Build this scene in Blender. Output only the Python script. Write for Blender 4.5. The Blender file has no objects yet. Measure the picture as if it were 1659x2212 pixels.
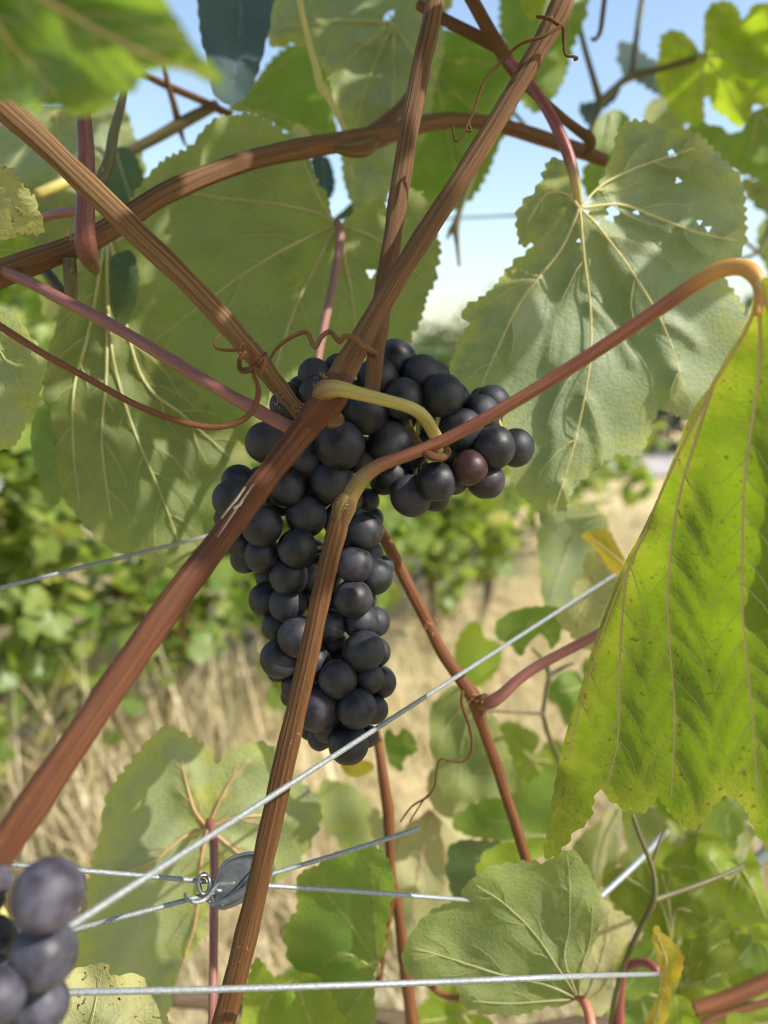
import bpy, math, random
import numpy as np
from mathutils import Vector
from mathutils.geometry import delaunay_2d_cdt

random.seed(7)
rng = np.random.default_rng(7)
SC = bpy.context.scene
COL = SC.collection

# ---------------------------------------------------------------- camera
F = 1659.0                      # focal length in pixels of the 1659 x 2212 photograph
CX, CY = 829.5, 1106.0
HOR = 780.0                     # row of the horizon
PITCH = math.atan((CY - HOR) / F)
CAMH = 1.2
CAM = np.array([0.0, 0.0, CAMH])
cr = np.array([1.0, 0, 0])
cf = np.array([0, math.cos(PITCH), -math.sin(PITCH)])
cu = np.array([0, math.sin(PITCH), math.cos(PITCH)])
cam_d = bpy.data.cameras.new("camera")
cam = bpy.data.objects.new("camera", cam_d)
COL.objects.link(cam)
cam.location = CAM.tolist()
cam.rotation_euler = (math.radians(90) - PITCH, 0, 0)
cam_d.sensor_fit = 'AUTO'
cam_d.sensor_width = 36.0
cam_d.lens = 27.0
cam_d.clip_start = 0.01
cam_d.clip_end = 2000
cam_d.dof.use_dof = True
cam_d.dof.focus_distance = 0.310
cam_d.dof.aperture_fstop = 6.2   # about a 4.4 mm phone aperture
SC.camera = cam

# ---------------------------------------------------------------- sky and sun
SUN = Vector((0.66, -0.30, 0.69)).normalized()
world = bpy.data.worlds.new("World")
SC.world = world
world.use_nodes = True
wn = world.node_tree
bg = wn.nodes["Background"]
sky = wn.nodes.new("ShaderNodeTexSky")
sky.sky_type = 'NISHITA'
sky.sun_disc = False
sky.sun_elevation = math.asin(SUN.z)
sky.sun_rotation = math.atan2(SUN.x, SUN.y)
sky.air_density = 1.25
sky.dust_density = 1.6
sky.ozone_density = 0.7
wn.links.new(sky.outputs[0], bg.inputs[0])
bg.inputs[1].default_value = 0.15
sun_d = bpy.data.lights.new("sun", 'SUN')
sun_d.energy = 5.0
sun_d.angle = math.radians(0.53)
sun_d.color = (1.0, 0.93, 0.82)
sun = bpy.data.objects.new("sun", sun_d)
COL.objects.link(sun)
sun.rotation_euler = SUN.to_track_quat('Z', 'Y').to_euler()
sun.location = (3, -2, 5)
vs = SC.view_settings
vs.view_transform = 'Standard'
vs.look = 'None'
vs.exposure = 0.72
vs.gamma = 1.0
vs.use_curve_mapping = False
SC.cycles.max_bounces = 10
SC.cycles.transmission_bounces = 8
SC.cycles.diffuse_bounces = 6
SC.cycles.use_denoising = True
SC.cycles.filter_width = 1.1

# ---------------------------------------------------------------- geometry helpers
def P(x, y, d):
    """point seen at photo pixel (x, y) at depth d metres (arrays allowed)"""
    x = np.asarray(x, float); y = np.asarray(y, float); d = np.asarray(d, float)
    a = ((x - CX) / F * d)[..., None]; b = (-(y - CY) / F * d)[..., None]
    return CAM + cf * d[..., None] + cr * a + cu * b

def G(x, y, z=0.0):
    """point on the level z seen at photo pixel (x, y)"""
    v = cf + cr * (x - CX) / F - cu * (y - CY) / F
    t = (z - CAMH) / v[2]
    return CAM + v * t

def wloc(o):
    p = np.zeros(3)
    while o is not None:
        p = p + np.array(o.location); o = o.parent
    return p

def thing(name, label, cat, loc, group=None):
    o = bpy.data.objects.new(name, None)
    COL.objects.link(o)
    o.location = [float(v) for v in loc]
    o.empty_display_size = 0.01
    o["label"] = label; o["category"] = cat
    if group: o["group"] = group
    return o

def tag(o, label, cat, group=None):
    o["label"] = label; o["category"] = cat
    if group: o["group"] = group
    return o

def mk(name, V, Fs, mat, parent=None, uv=None, attrs=None, smooth=True, kind=None):
    """one mesh object from world-space vertices"""
    V = np.asarray(V, float)
    off = wloc(parent) if parent is not None else np.zeros(3)
    me = bpy.data.meshes.new(name)
    Fs = [tuple(int(i) for i in f) for f in Fs] if not isinstance(Fs, np.ndarray) else Fs
    if isinstance(Fs, np.ndarray):
        n = Fs.shape[1]
        me.vertices.add(len(V)); me.vertices.foreach_set("co", (V - off).astype(np.float32).ravel())
        me.loops.add(Fs.size); me.loops.foreach_set("vertex_index", Fs.astype(np.int32).ravel())
        me.polygons.add(len(Fs))
        me.polygons.foreach_set("loop_start", np.arange(0, Fs.size, n, dtype=np.int32))
        me.update(calc_edges=True)
    else:
        me.from_pydata((V - off).tolist(), [], Fs)
    if smooth:
        me.polygons.foreach_set("use_smooth", np.ones(len(me.polygons), bool))
    if uv is not None:
        ul = me.uv_layers.new(name="UVMap")
        li = np.zeros(len(me.loops), np.int32); me.loops.foreach_get("vertex_index", li)
        ul.data.foreach_set("uv", np.asarray(uv, np.float32)[li].ravel())
    for k, a in (attrs or {}).items():
        at = me.attributes.new(k, 'FLOAT', 'POINT')
        at.data.foreach_set("value", np.asarray(a, np.float32))
    me.materials.append(mat)
    me.update()
    o = bpy.data.objects.new(name, me)
    COL.objects.link(o)
    if parent is not None: o.parent = parent
    if kind: o["kind"] = kind
    return o

def crom(pts, n=8, closed=False):
    """Catmull-Rom through rows of pts (any width)"""
    p = np.asarray(pts, float); N = len(p)
    out = []
    rngN = range(N if closed else N - 1)
    for i in rngN:
        if closed:
            a, b, c, d = p[(i - 1) % N], p[i], p[(i + 1) % N], p[(i + 2) % N]
        else:
            b, c = p[i], p[i + 1]
            a = p[i - 1] if i > 0 else 2 * b - c
            d = p[i + 2] if i + 2 < N else 2 * c - b
        t = np.linspace(0, 1, n, endpoint=False)[:, None]
        out.append(0.5 * ((2 * b) + (-a + c) * t + (2 * a - 5 * b + 4 * c - d) * t**2 + (-a + 3 * b - 3 * c + d) * t**3))
    if not closed: out.append(p[-1:])
    return np.vstack(out)

def tube_geo(C, R, seg=12, ridge=None, cap=True, seed=0):
    """rings round a centre line; returns V, F, uv, ang"""
    C = np.asarray(C, float); R = np.asarray(R, float); n = len(C)
    T = np.gradient(C, axis=0); T /= np.linalg.norm(T, axis=1)[:, None] + 1e-12
    up = np.array([0.13, -0.9, 0.3]); u = up - T[0] * up.dot(T[0]); u /= np.linalg.norm(u)
    L = np.concatenate([[0], np.cumsum(np.linalg.norm(np.diff(C, axis=0), axis=1))])
    th = np.linspace(0, 2 * math.pi, seg, endpoint=False)
    V = np.zeros((n, seg + 1, 3)); uv = np.zeros((n, seg + 1, 2))
    rr = np.ones(seg)
    if ridge:
        g = np.random.default_rng(seed)
        for k in (2, 3, 5, 7, 9, 11, 13, 15, 17, 19, 21):
            rr += ridge * g.normal() * 0.2 * np.cos(k * th + g.uniform(0, 6.28)) * (1.25 if k in (7, 9, 11, 13) else 0.7)
    for i in range(n):
        u = u - T[i] * u.dot(T[i]); u /= np.linalg.norm(u)
        w = np.cross(T[i], u)
        ring = C[i] + (np.cos(th)[:, None] * u + np.sin(th)[:, None] * w) * (R[i] * rr)[:, None]
        V[i, :seg] = ring; V[i, seg] = ring[0]
        uv[i, :, 0] = np.linspace(0, 1, seg + 1); uv[i, :, 1] = L[i]
    s1 = seg + 1
    Fs = [(i * s1 + j, i * s1 + j + 1, (i + 1) * s1 + j + 1, (i + 1) * s1 + j) for i in range(n - 1) for j in range(seg)]
    V = V.reshape(-1, 3); uv = uv.reshape(-1, 2)
    if cap:
        a = len(V); V = np.vstack([V, C[0] - T[0] * R[0] * 0.35, C[-1] + T[-1] * R[-1] * 0.35])
        uv = np.vstack([uv, [[0.5, 0]], [[0.5, L[-1]]]])
        Fs += [(a, j + 1, j) for j in range(seg)] + [(a + 1, (n - 1) * s1 + j, (n - 1) * s1 + j + 1) for j in range(seg)]
    return V, Fs, uv

def px_path(pts, n=8):
    """rows (x, y, depth, radius_px) -> centre line and radii in metres"""
    q = crom(pts, n)
    return P(q[:, 0], q[:, 1], q[:, 2]), np.maximum(q[:, 3], 0.3) / F * q[:, 2]

def tube(name, pts, mat, parent=None, seg=12, n=8, ridge=None, seed=0, wob=0.0, cap=True, kind=None, rs=1.0):
    C, R = px_path(pts, n)
    R = R * rs
    if wob:
        g = np.random.default_rng(seed + 5)
        t = np.linspace(0, 1, len(C))
        for k in (2, 3, 5, 9):
            C = C + (np.sin(t * 6.28 * k + g.uniform(0, 6.28)) * wob / k)[:, None] * g.normal(size=3)
            R = R * (1 + 0.02 * np.sin(t * 6.28 * k * 1.7 + g.uniform(0, 6.28)))
    V, Fs, uv = tube_geo(C, R, seg, ridge, cap, seed)
    return mk(name, V, Fs, mat, parent, uv=uv, kind=kind)

# ---------------------------------------------------------------- material helpers
class NT:
    def __init__(s, name):
        s.m = bpy.data.materials.new(name); s.m.use_nodes = True
        s.t = s.m.node_tree; s.t.nodes.clear()
        s.out = s.t.nodes.new("ShaderNodeOutputMaterial")
    def n(s, typ, **kw):
        o = s.t.nodes.new(typ)
        for k, v in kw.items(): setattr(o, k, v)
        return o
    def l(s, a, b): s.t.links.new(a, b)
    def val(s, sock, v):
        if hasattr(v, "is_output"): s.l(v, sock)
        elif isinstance(v, (tuple, list)): sock.default_value = (*v[:3], 1.0) if len(sock.default_value) == 4 else v
        else: sock.default_value = v
    def math(s, op, a, b=0.0, clamp=False):
        o = s.n("ShaderNodeMath", operation=op); o.use_clamp = clamp
        s.val(o.inputs[0], a); s.val(o.inputs[1], b); return o.outputs[0]
    def mix(s, fac, a, b, blend='MIX'):
        o = s.n("ShaderNodeMix", data_type='RGBA', blend_type=blend)
        s.val(o.inputs[0], fac); s.val(o.inputs[6], a); s.val(o.inputs[7], b); return o.outputs[2]
    def ramp(s, fac, lo, hi):
        o = s.n("ShaderNodeMapRange"); o.interpolation_type = 'SMOOTHSTEP'
        s.val(o.inputs[0], fac); o.inputs[1].default_value = lo; o.inputs[2].default_value = hi
        return o.outputs[0]
    def attr(s, name):
        return s.n("ShaderNodeAttribute", attribute_name=name).outputs["Fac"]
    def uv(s): return s.n("ShaderNodeTexCoord").outputs["UV"]
    def obj(s): return s.n("ShaderNodeTexCoord").outputs["Object"]
    def rnd(s): return s.n("ShaderNodeObjectInfo").outputs["Random"]
    def map(s, vec, scale=(1, 1, 1), loc=(0, 0, 0)):
        o = s.n("ShaderNodeMapping"); s.l(vec, o.inputs[0])
        for i, k in ((1, loc), (3, scale)):
            if hasattr(k, "is_output"): s.l(k, o.inputs[i])
            else: o.inputs[i].default_value = k
        return o.outputs[0]
    def noise(s, vec, scale, detail=3, rough=0.55, w=None):
        o = s.n("ShaderNodeTexNoise")
        if w is not None:
            o.noise_dimensions = '4D'; s.val(o.inputs["W"], w)
        s.l(vec, o.inputs["Vector"]); o.inputs["Scale"].default_value = scale
        o.inputs["Detail"].default_value = detail; o.inputs["Roughness"].default_value = rough
        return o.outputs[0]
    def voro(s, vec, scale, feature='F1'):
        o = s.n("ShaderNodeTexVoronoi", feature=feature)
        s.l(vec, o.inputs["Vector"]); o.inputs["Scale"].default_value = scale
        return o.outputs["Distance"]
    def bump(s, h, strength, dist):
        o = s.n("ShaderNodeBump"); s.l(h, o.inputs["Height"])
        o.inputs["Strength"].default_value = strength; o.inputs["Distance"].default_value = dist
        return o.outputs[0]
    def pbsdf(s, col, rough, spec=0.5, normal=None, metal=0.0, **kw):
        o = s.n("ShaderNodeBsdfPrincipled")
        s.val(o.inputs["Base Color"], col); s.val(o.inputs["Roughness"], rough)
        s.val(o.inputs["Specular IOR Level"], spec); s.val(o.inputs["Metallic"], metal)
        if normal is not None: s.l(normal, o.inputs["Normal"])
        for k, v in kw.items(): s.val(o.inputs[k], v)
        return o.outputs[0]
    def done(s, sh):
        s.l(sh, s.out.inputs[0]); return s.m

def leaf_mat(name, c1, c2, vein, edge, tr, trans=0.45, rough=0.5, spec=0.35, spots=0.0, spotcol=(0.03, 0.02, 0.01),
             net=0.25, edge_amt=0.5, bump=0.35, cell=0.35):
    if name.startswith('leaf_under') or name in ('leaf_pale', 'leaf_cream'):
        c1, c2, vein = [tuple(v * .86 for v in c) for c in (c1, c2, vein)]; tr = tuple(v * .9 for v in tr)
    m = NT(name)
    uv = m.uv(); r = m.rnd()
    off = m.n("ShaderNodeCombineXYZ"); m.l(m.math('MULTIPLY', r, 7.3), off.inputs[0]); m.l(m.math('MULTIPLY', r, 3.1), off.inputs[1])
    v = m.map(uv, loc=off.outputs[0])
    n1 = m.noise(v, 28, 4, 0.6); n2 = m.noise(v, 90, 4, 0.6); n3 = m.noise(v, 420, 2, 0.5)
    f = m.ramp(n1, 0.32, 0.68)
    col = m.mix(f, c1, c2)
    tcol = m.mix(f, tr, tuple(x * 0.62 for x in tr))
    ve = m.attr("vein"); ed = m.attr("edge")
    ef = m.math('MULTIPLY', m.math('MULTIPLY', ed, m.ramp(n2, 0.3, 0.62)), edge_amt, True)
    col = m.mix(ef, col, edge)
    tcol = m.mix(ef, tcol, tuple(min(1, x * 1.9) for x in edge))
    vd = m.voro(m.map(v, (1, 1, 1)), 330, 'DISTANCE_TO_EDGE')
    netf = m.ramp(vd, 0.09, 0.0)
    col = m.mix(m.math('MULTIPLY', netf, net), col, vein)
    vf = m.ramp(ve, 0.35, 0.9)
    col = m.mix(vf, col, vein)
    tcol = m.mix(m.math('MULTIPLY', vf, 0.55), tcol, vein)
    tcol = m.mix(m.math('MULTIPLY', netf, net * 0.8), tcol, tuple(x * 0.6 for x in tr))
    if spots:
        sf = m.math('MULTIPLY', m.ramp(n3, 0.60, 0.68), m.ramp(n2, 0.42, 0.60))
        sf = m.math('MULTIPLY', sf, spots, True)
        col = m.mix(sf, col, spotcol); tcol = m.mix(sf, tcol, spotcol)
    h = m.math('ADD', m.math('MULTIPLY', m.ramp(vd, 0.0, 0.22), cell), m.math('MULTIPLY', n2, 1.2))
    h = m.math('ADD', h, m.math('MULTIPLY', n3, 0.25))
    b = m.bump(h, bump, 0.0011)
    p = m.pbsdf(col, rough, spec, b)
    t = m.n("ShaderNodeBsdfTranslucent"); m.l(tcol, t.inputs[0]); m.l(b, t.inputs[1])
    mx = m.n("ShaderNodeMixShader"); mx.inputs[0].default_value = trans
    m.l(p, mx.inputs[1]); m.l(t.outputs[0], mx.inputs[2])
    return m.done(mx.outputs[0])

def bark_mat(name, c1, c2, dark, grain=1.0, rough=0.62, green=None):
    """striated cane bark, grain runs along the cane (uv v in metres)"""
    c1, c2, dark = [tuple(v * k for v, k in zip(c, (.62, .66, .61))) for c in (c1, c2, dark)]
    m = NT(name); uv = m.uv()
    a = m.noise(m.map(uv, (46, 26, 1)), 1.0, 4, 0.65)
    b = m.noise(m.map(uv, (9, 16, 1)), 1.0, 3, 0.5)
    c = m.noise(m.map(uv, (90, 420, 1)), 1.0, 3, 0.6)
    d = m.noise(m.map(uv, (22, 3, 1)), 1.0, 2, 0.5)
    col = m.mix(m.ramp(b, 0.3, 0.7), c1, c2)
    col = m.mix(m.math('MULTIPLY', m.ramp(a, 0.52, 0.72), 0.55), col, tuple(min(1, x * 1.5 + 0.03) for x in c2))
    col = m.mix(m.math('MULTIPLY', m.ramp(d, 0.46, 0.34), 0.6 * grain), col, dark)
    col = m.mix(m.math('MULTIPLY', m.ramp(a, 0.42, 0.3), 0.6 * grain), col, dark)
    col = m.mix(m.math('MULTIPLY', m.ramp(c, 0.66, 0.74), 0.5 * grain), col, (0.55, 0.42, 0.3))
    col = m.mix(m.math('MULTIPLY', m.ramp(c, 0.3, 0.24), 0.6 * grain), col, (0.03, 0.015, 0.008))
    if green: col = m.mix(m.ramp(b, 0.45, 0.75), col, green)
    e = m.noise(m.map(uv, (64, 22, 1)), 1.0, 5, 0.75)
    col = m.mix(m.math('MULTIPLY', m.ramp(e, 0.48, 0.34), 0.55 * grain), col, tuple(x * 0.4 for x in c1))
    col = m.mix(m.math('MULTIPLY', m.ramp(e, 0.58, 0.72), 0.4 * grain), col, tuple(min(1, x * 1.5 + .02) for x in c2))
    h = m.math('ADD', m.math('MULTIPLY', a, 0.6), m.math('MULTIPLY', d, 0.6))
    h = m.math('ADD', h, m.math('MULTIPLY', e, 0.8))
    h = m.math('ADD', h, m.math('MULTIPLY', c, 0.3))
    return m.done(m.pbsdf(col, rough, 0.2, m.bump(h, 0.7 * grain, 0.0010)))

def stem_mat(name, c1, c2, rough=0.42, v0=None, v1=None, c3=None, base=None, b0=0.0, b1=0.02):
    """smooth green/red stem; an optional change of colour along its length"""
    m = NT(name); uv = m.uv()
    a = m.noise(m.map(uv, (10, 45, 1)), 1.0, 3, 0.6)
    s = m.noise(m.map(uv, (60, 900, 1)), 1.0, 2, 0.6)
    g = m.noise(m.map(uv, (30, 12, 1)), 1.0, 2, 0.5)
    col = m.mix(m.ramp(a, 0.3, 0.7), c1, c2)
    if c3 is not None:
        sep = m.n("ShaderNodeSeparateXYZ"); m.l(uv, sep.inputs[0])
        col = m.mix(m.ramp(m.math('ADD', sep.outputs[1], m.math('MULTIPLY', a, 0.004)), v0, v1), col, c3)
    if base is not None:
        sep = m.n("ShaderNodeSeparateXYZ"); m.l(uv, sep.inputs[0])
        col = m.mix(m.ramp(m.math('ADD', sep.outputs[1], m.math('MULTIPLY', a, 0.006)), b1, b0), col, base)
    col = m.mix(m.math('MULTIPLY', m.ramp(s, 0.62, 0.7), 0.3), col, (0.4, 0.3, 0.22))
    col = m.mix(m.math('MULTIPLY', m.ramp(g, 0.42, 0.3), 0.4), col, tuple(x * 0.45 for x in c1))
    kw = {}
    return m.done(m.pbsdf(col, rough, 0.4, m.bump(m.math('ADD', s, g), 0.25, 0.0006), **kw))

def grape_mat(name, skin, bloom, red=(0.05, 0.012, 0.02), amount=0.75):
    m = NT(name)
    o = m.obj(); r = m.rnd()
    w = m.math('MULTIPLY', r, 57.0)
    n1 = m.noise(o, 1.1, 3, 0.5, w); n2 = m.noise(o, 4.5, 5, 0.65, w); n3 = m.noise(o, 9.0, 2, 0.5, w)
    vd = m.n("ShaderNodeTexVoronoi", voronoi_dimensions='4D'); m.l(o, vd.inputs["Vector"]); m.l(w, vd.inputs["W"]); vd.inputs["Scale"].default_value = 3.2
    base = m.mix(m.ramp(r, 0.82, 1.0), skin, red)
    f = m.math('ADD', m.math('MULTIPLY', m.ramp(n1, 0.33, 0.66), 0.85), m.math('MULTIPLY', m.math('SUBTRACT', n2, 0.35), 0.9))
    f = m.math('MULTIPLY', f, amount, True)
    f = m.math('MULTIPLY', f, m.math('SUBTRACT', 1.0, m.math('MULTIPLY', m.ramp(n3, 0.63, 0.72), 0.7)))
    f = m.math('MULTIPLY', f, m.math('ADD', 0.65, m.math('MULTIPLY', r, 0.5)))
    blc = m.mix(r, bloom, tuple(x * y for x, y in zip(bloom, (1.14, 0.95, 0.97))))
    col = m.mix(f, base, blc)
    dots = m.ramp(vd.outputs["Distance"], 0.13, 0.06)
    col = m.mix(m.math('MULTIPLY', dots, 0.75), col, tuple(x * 0.5 for x in skin))
    sp = m.n("ShaderNodeSeparateXYZ"); m.l(o, sp.inputs[0])
    scar = m.ramp(m.math('ADD', sp.outputs[2], m.math('MULTIPLY', n3, 0.02)), 0.990, 1.004)
    col = m.mix(m.math('MULTIPLY', scar, 0.8), col, (0.10, 0.06, 0.035))
    n4 = m.noise(o, 2.3, 4, 0.7, m.math('ADD', w, 11.0))
    rub = m.ramp(n4, 0.60, 0.66)
    col = m.mix(m.math('MULTIPLY', rub, 0.7), col, tuple(x * 2.2 for x in skin))
    col = m.mix(m.math('MULTIPLY', m.ramp(n4, 0.69, 0.74), 0.6), col, (0.07, 0.035, 0.028))
    rough = m.math('ADD', 0.40, m.math('MULTIPLY', f, 0.32))
    return m.done(m.pbsdf(col, rough, 0.36, m.bump(m.math('ADD', n2, m.math('MULTIPLY', dots, -0.5)), 0.06, 0.02)))

def plain(name, c1, c2, scale=20, rough=0.6, metal=0.0, spec=0.4, bump=0.2, bd=0.002):
    m = NT(name); o = m.obj()
    a = m.noise(o, scale, 4, 0.6)
    col = m.mix(m.ramp(a, 0.3, 0.7), c1, c2)
    return m.done(m.pbsdf(col, rough, spec, m.bump(a, bump, bd), metal))

M = {}
# undersides (pale grey-green), upper sides (deep green), old yellowing leaves
M['under'] = leaf_mat('leaf_under', (0.15, 0.195, 0.07), (0.215, 0.26, 0.12), (0.28, 0.30, 0.12), (0.30, 0.28, 0.06), (0.30, 0.40, 0.065), 0.5, 0.6, 0.3, 0.35, (0.13, 0.10, 0.05))
M['under_olive'] = leaf_mat('leaf_under_olive', (0.165, 0.215, 0.075), (0.235, 0.285, 0.13), (0.33, 0.34, 0.14), (0.27, 0.28, 0.06), (0.36, 0.48, 0.08), 0.5, 0.6, 0.3, 0.5, (0.15, 0.09, 0.04))
M['under_grey'] = leaf_mat('leaf_under_grey', (0.21, 0.27, 0.17), (0.29, 0.35, 0.24), (0.50, 0.50, 0.24), (0.30, 0.32, 0.06), (0.24, 0.36, 0.07), 0.42, 0.55, 0.4, 0.2, (0.13, 0.12, 0.06), edge_amt=0.8)
M['cream'] = leaf_mat('leaf_cream', (0.36, 0.37, 0.20), (0.48, 0.48, 0.30), (0.55, 0.52, 0.28), (0.42, 0.36, 0.10), (0.42, 0.44, 0.13), 0.42, 0.6, 0.3, 0.4, (0.18, 0.13, 0.07))
M['pale'] = leaf_mat('leaf_pale', (0.27, 0.33, 0.16), (0.38, 0.42, 0.25), (0.52, 0.50, 0.22), (0.30, 0.32, 0.04), (0.30, 0.40, 0.07), 0.42, 0.58, 0.35, 0.3, (0.16, 0.12, 0.06), edge_amt=0.75)
M['speck'] = leaf_mat('leaf_speckled', (0.30, 0.32, 0.16), (0.38, 0.38, 0.20), (0.42, 0.38, 0.18), (0.40, 0.36, 0.08), (0.33, 0.34, 0.08), 0.38, 0.65, 0.25, 1.0, (0.04, 0.025, 0.015))
M['yellow'] = leaf_mat('leaf_yellowing', (0.065, 0.12, 0.02), (0.115, 0.17, 0.026), (0.24, 0.25, 0.08), (0.26, 0.23, 0.03), (0.205, 0.325, 0.008), 0.55, 0.5, 0.35, 0.6, (0.05, 0.045, 0.008), net=0.2, bump=0.32, cell=0.16)
M['gold'] = leaf_mat('leaf_gold', (0.27, 0.28, 0.03), (0.38, 0.35, 0.04), (0.46, 0.40, 0.12), (0.48, 0.26, 0.04), (0.56, 0.46, 0.02), 0.5, 0.5, 0.35, 0.5, (0.16, 0.08, 0.02))
M['green'] = leaf_mat('leaf_green', (0.075, 0.15, 0.03), (0.12, 0.20, 0.04), (0.28, 0.32, 0.10), (0.22, 0.25, 0.03), (0.24, 0.42, 0.03), 0.48, 0.42, 0.45, 0.3, (0.05, 0.06, 0.01))
M['lime'] = leaf_mat('leaf_lime', (0.13, 0.22, 0.025), (0.19, 0.28, 0.035), (0.34, 0.36, 0.10), (0.30, 0.30, 0.03), (0.34, 0.50, 0.015), 0.52, 0.45, 0.4, 0.3, (0.08, 0.08, 0.01))
M['dark'] = leaf_mat('leaf_dark', (0.035, 0.07, 0.025), (0.06, 0.11, 0.035), (0.14, 0.18, 0.08), (0.08, 0.10, 0.03), (0.08, 0.17, 0.02), 0.35, 0.38, 0.5, 0.2, (0.02, 0.03, 0.01))
M['blue'] = leaf_mat('leaf_blue_green', (0.03, 0.055, 0.055), (0.055, 0.09, 0.10), (0.10, 0.14, 0.15), (0.05, 0.08, 0.06), (0.05, 0.12, 0.03), 0.2, 0.5, 0.4, 0.0, bump=0.1)  # blue tint paints in the sky reflected on the leaf's upper side
M['vein'] = stem_mat('leaf_vein', (0.30, 0.30, 0.12), (0.37, 0.36, 0.16), 0.55)
M['vein_cream'] = stem_mat('leaf_vein_cream', (0.44, 0.40, 0.18), (0.50, 0.46, 0.23), 0.5)
M['vein_tan'] = stem_mat('leaf_vein_tan', (0.40, 0.28, 0.12), (0.52, 0.40, 0.20), 0.5)
M['vein_red'] = stem_mat('leaf_vein_red', (0.42, 0.20, 0.13), (0.50, 0.34, 0.18), 0.5)
M['bark'] = bark_mat('cane_bark', (0.165, 0.072, 0.033), (0.26, 0.13, 0.065), (0.055, 0.023, 0.012))
M['bark_red'] = bark_mat('cane_bark_red', (0.125, 0.038, 0.017), (0.185, 0.064, 0.028), (0.045, 0.015, 0.008), 0.8)
M['bark_dark'] = bark_mat('cane_bark_dark', (0.13, 0.055, 0.021), (0.22, 0.095, 0.036), (0.03, 0.012, 0.007))
M['bark_pale'] = bark_mat('cane_bark_pale', (0.20, 0.10, 0.045), (0.31, 0.165, 0.078), (0.08, 0.036, 0.018), 1.0)
M['bark_orange'] = bark_mat('cane_bark_orange', (0.19, 0.062, 0.028), (0.27, 0.105, 0.047), (0.07, 0.024, 0.012), 0.8)
M['tendril'] = bark_mat('tendril_bark', (0.22, 0.085, 0.035), (0.36, 0.16, 0.07), (0.06, 0.025, 0.012), 0.8)
M['pink'] = stem_mat('petiole_pink', (0.15, 0.053, 0.047), (0.21, 0.088, 0.07), 0.45)
M['pink_soft'] = stem_mat('petiole_soft_pink', (0.18, 0.085, 0.075), (0.23, 0.115, 0.095), 0.5)
M['redstem'] = stem_mat('petiole_red', (0.15, 0.032, 0.034), (0.24, 0.065, 0.055), 0.42)
M['redbrown'] = stem_mat('petiole_red_brown', (0.14, 0.042, 0.025), (0.22, 0.078, 0.04), 0.45, 0.134, 0.152, (0.40, 0.21, 0.05), base=(0.15, 0.105, 0.03), b0=0.010, b1=0.030)
M['redstem9'] = stem_mat('petiole_red_to_cream', (0.13, 0.028, 0.03), (0.21, 0.055, 0.048), 0.42, 0.070, 0.088, (0.36, 0.29, 0.12))
M['stalk'] = stem_mat('stalk_maroon', (0.085, 0.024, 0.024), (0.15, 0.05, 0.042), 0.45, base=(0.12, 0.095, 0.04), b0=0.006, b1=0.04)
M['peduncle'] = stem_mat('peduncle_skin', (0.27, 0.21, 0.055), (0.33, 0.28, 0.085), 0.45, base=(0.13, 0.05, 0.025), b0=0.014, b1=0.028)
M['vein_dim'] = stem_mat('leaf_vein_dim', (0.20, 0.20, 0.09), (0.27, 0.27, 0.12), 0.55)
M['greenred'] = stem_mat('petiole_red_to_green', (0.30, 0.09, 0.07), (0.36, 0.15, 0.08), 0.45, 0.10, 0.125, (0.40, 0.34, 0.10))
M['yellowstem'] = stem_mat('stem_yellow_green', (0.26, 0.20, 0.05), (0.34, 0.28, 0.08), 0.42, 0.0, 0.018, (0.40, 0.35, 0.09))
M['olive_stem'] = stem_mat('stem_olive', (0.065, 0.058, 0.022), (0.115, 0.10, 0.04), 0.5)
M['node_green'] = bark_mat('node_bark', (0.15, 0.07, 0.03), (0.21, 0.11, 0.045), (0.08, 0.04, 0.02), 0.8, green=(0.16, 0.14, 0.045))
M['grape'] = grape_mat('grape_skin', (0.0025, 0.0025, 0.0035), (0.034, 0.039, 0.055), (0.010, 0.005, 0.007))
M['grape_red'] = grape_mat('grape_skin_red', (0.022, 0.006, 0.008), (0.05, 0.026, 0.032), (0.022, 0.006, 0.008), 0.5)
M['grape_dusty'] = grape_mat('grape_skin_dusty', (0.02, 0.016, 0.025), (0.072, 0.078, 0.108), (0.03, 0.015, 0.02), 1.0)
M['wire'] = plain('galvanised_wire', (0.16, 0.185, 0.20), (0.27, 0.285, 0.295), 900, 0.55, 0.35, 0.5, 0.3, 0.0004)
M['steel'] = plain('zinc_plate', (0.085, 0.10, 0.12), (0.15, 0.165, 0.185), 160, 0.5, 0.5, 0.5, 0.25, 0.0006)
M['steel_dark'] = plain('dark_spring', (0.10, 0.11, 0.12), (0.20, 0.21, 0.22), 300, 0.4, 0.8, 0.5, 0.25, 0.0005)
M['fibre_pale'] = plain('bark_scratch', (0.42, 0.33, 0.26), (0.55, 0.46, 0.38), 400, 0.8)
M['fibre'] = plain('bark_fibre', (0.45, 0.25, 0.10), (0.6, 0.42, 0.22), 400, 0.8)

# ---------------------------------------------------------------- the ground
def sheet(name, corners, mat, nx=1, ny=1, kind="structure"):
    c = np.asarray(corners, float)
    V = []; 
    for j in range(ny + 1):
        for i in range(nx + 1):
            u, v = i / nx, j / ny
            V.append((c[0] * (1 - u) + c[1] * u) * (1 - v) + (c[3] * (1 - u) + c[2] * u) * v)
    Fs = [(j * (nx + 1) + i, j * (nx + 1) + i + 1, (j + 1) * (nx + 1) + i + 1, (j + 1) * (nx + 1) + i) for j in range(ny) for i in range(nx)]
    o = mk(name, V, Fs, mat); o["kind"] = kind
    return o

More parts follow.
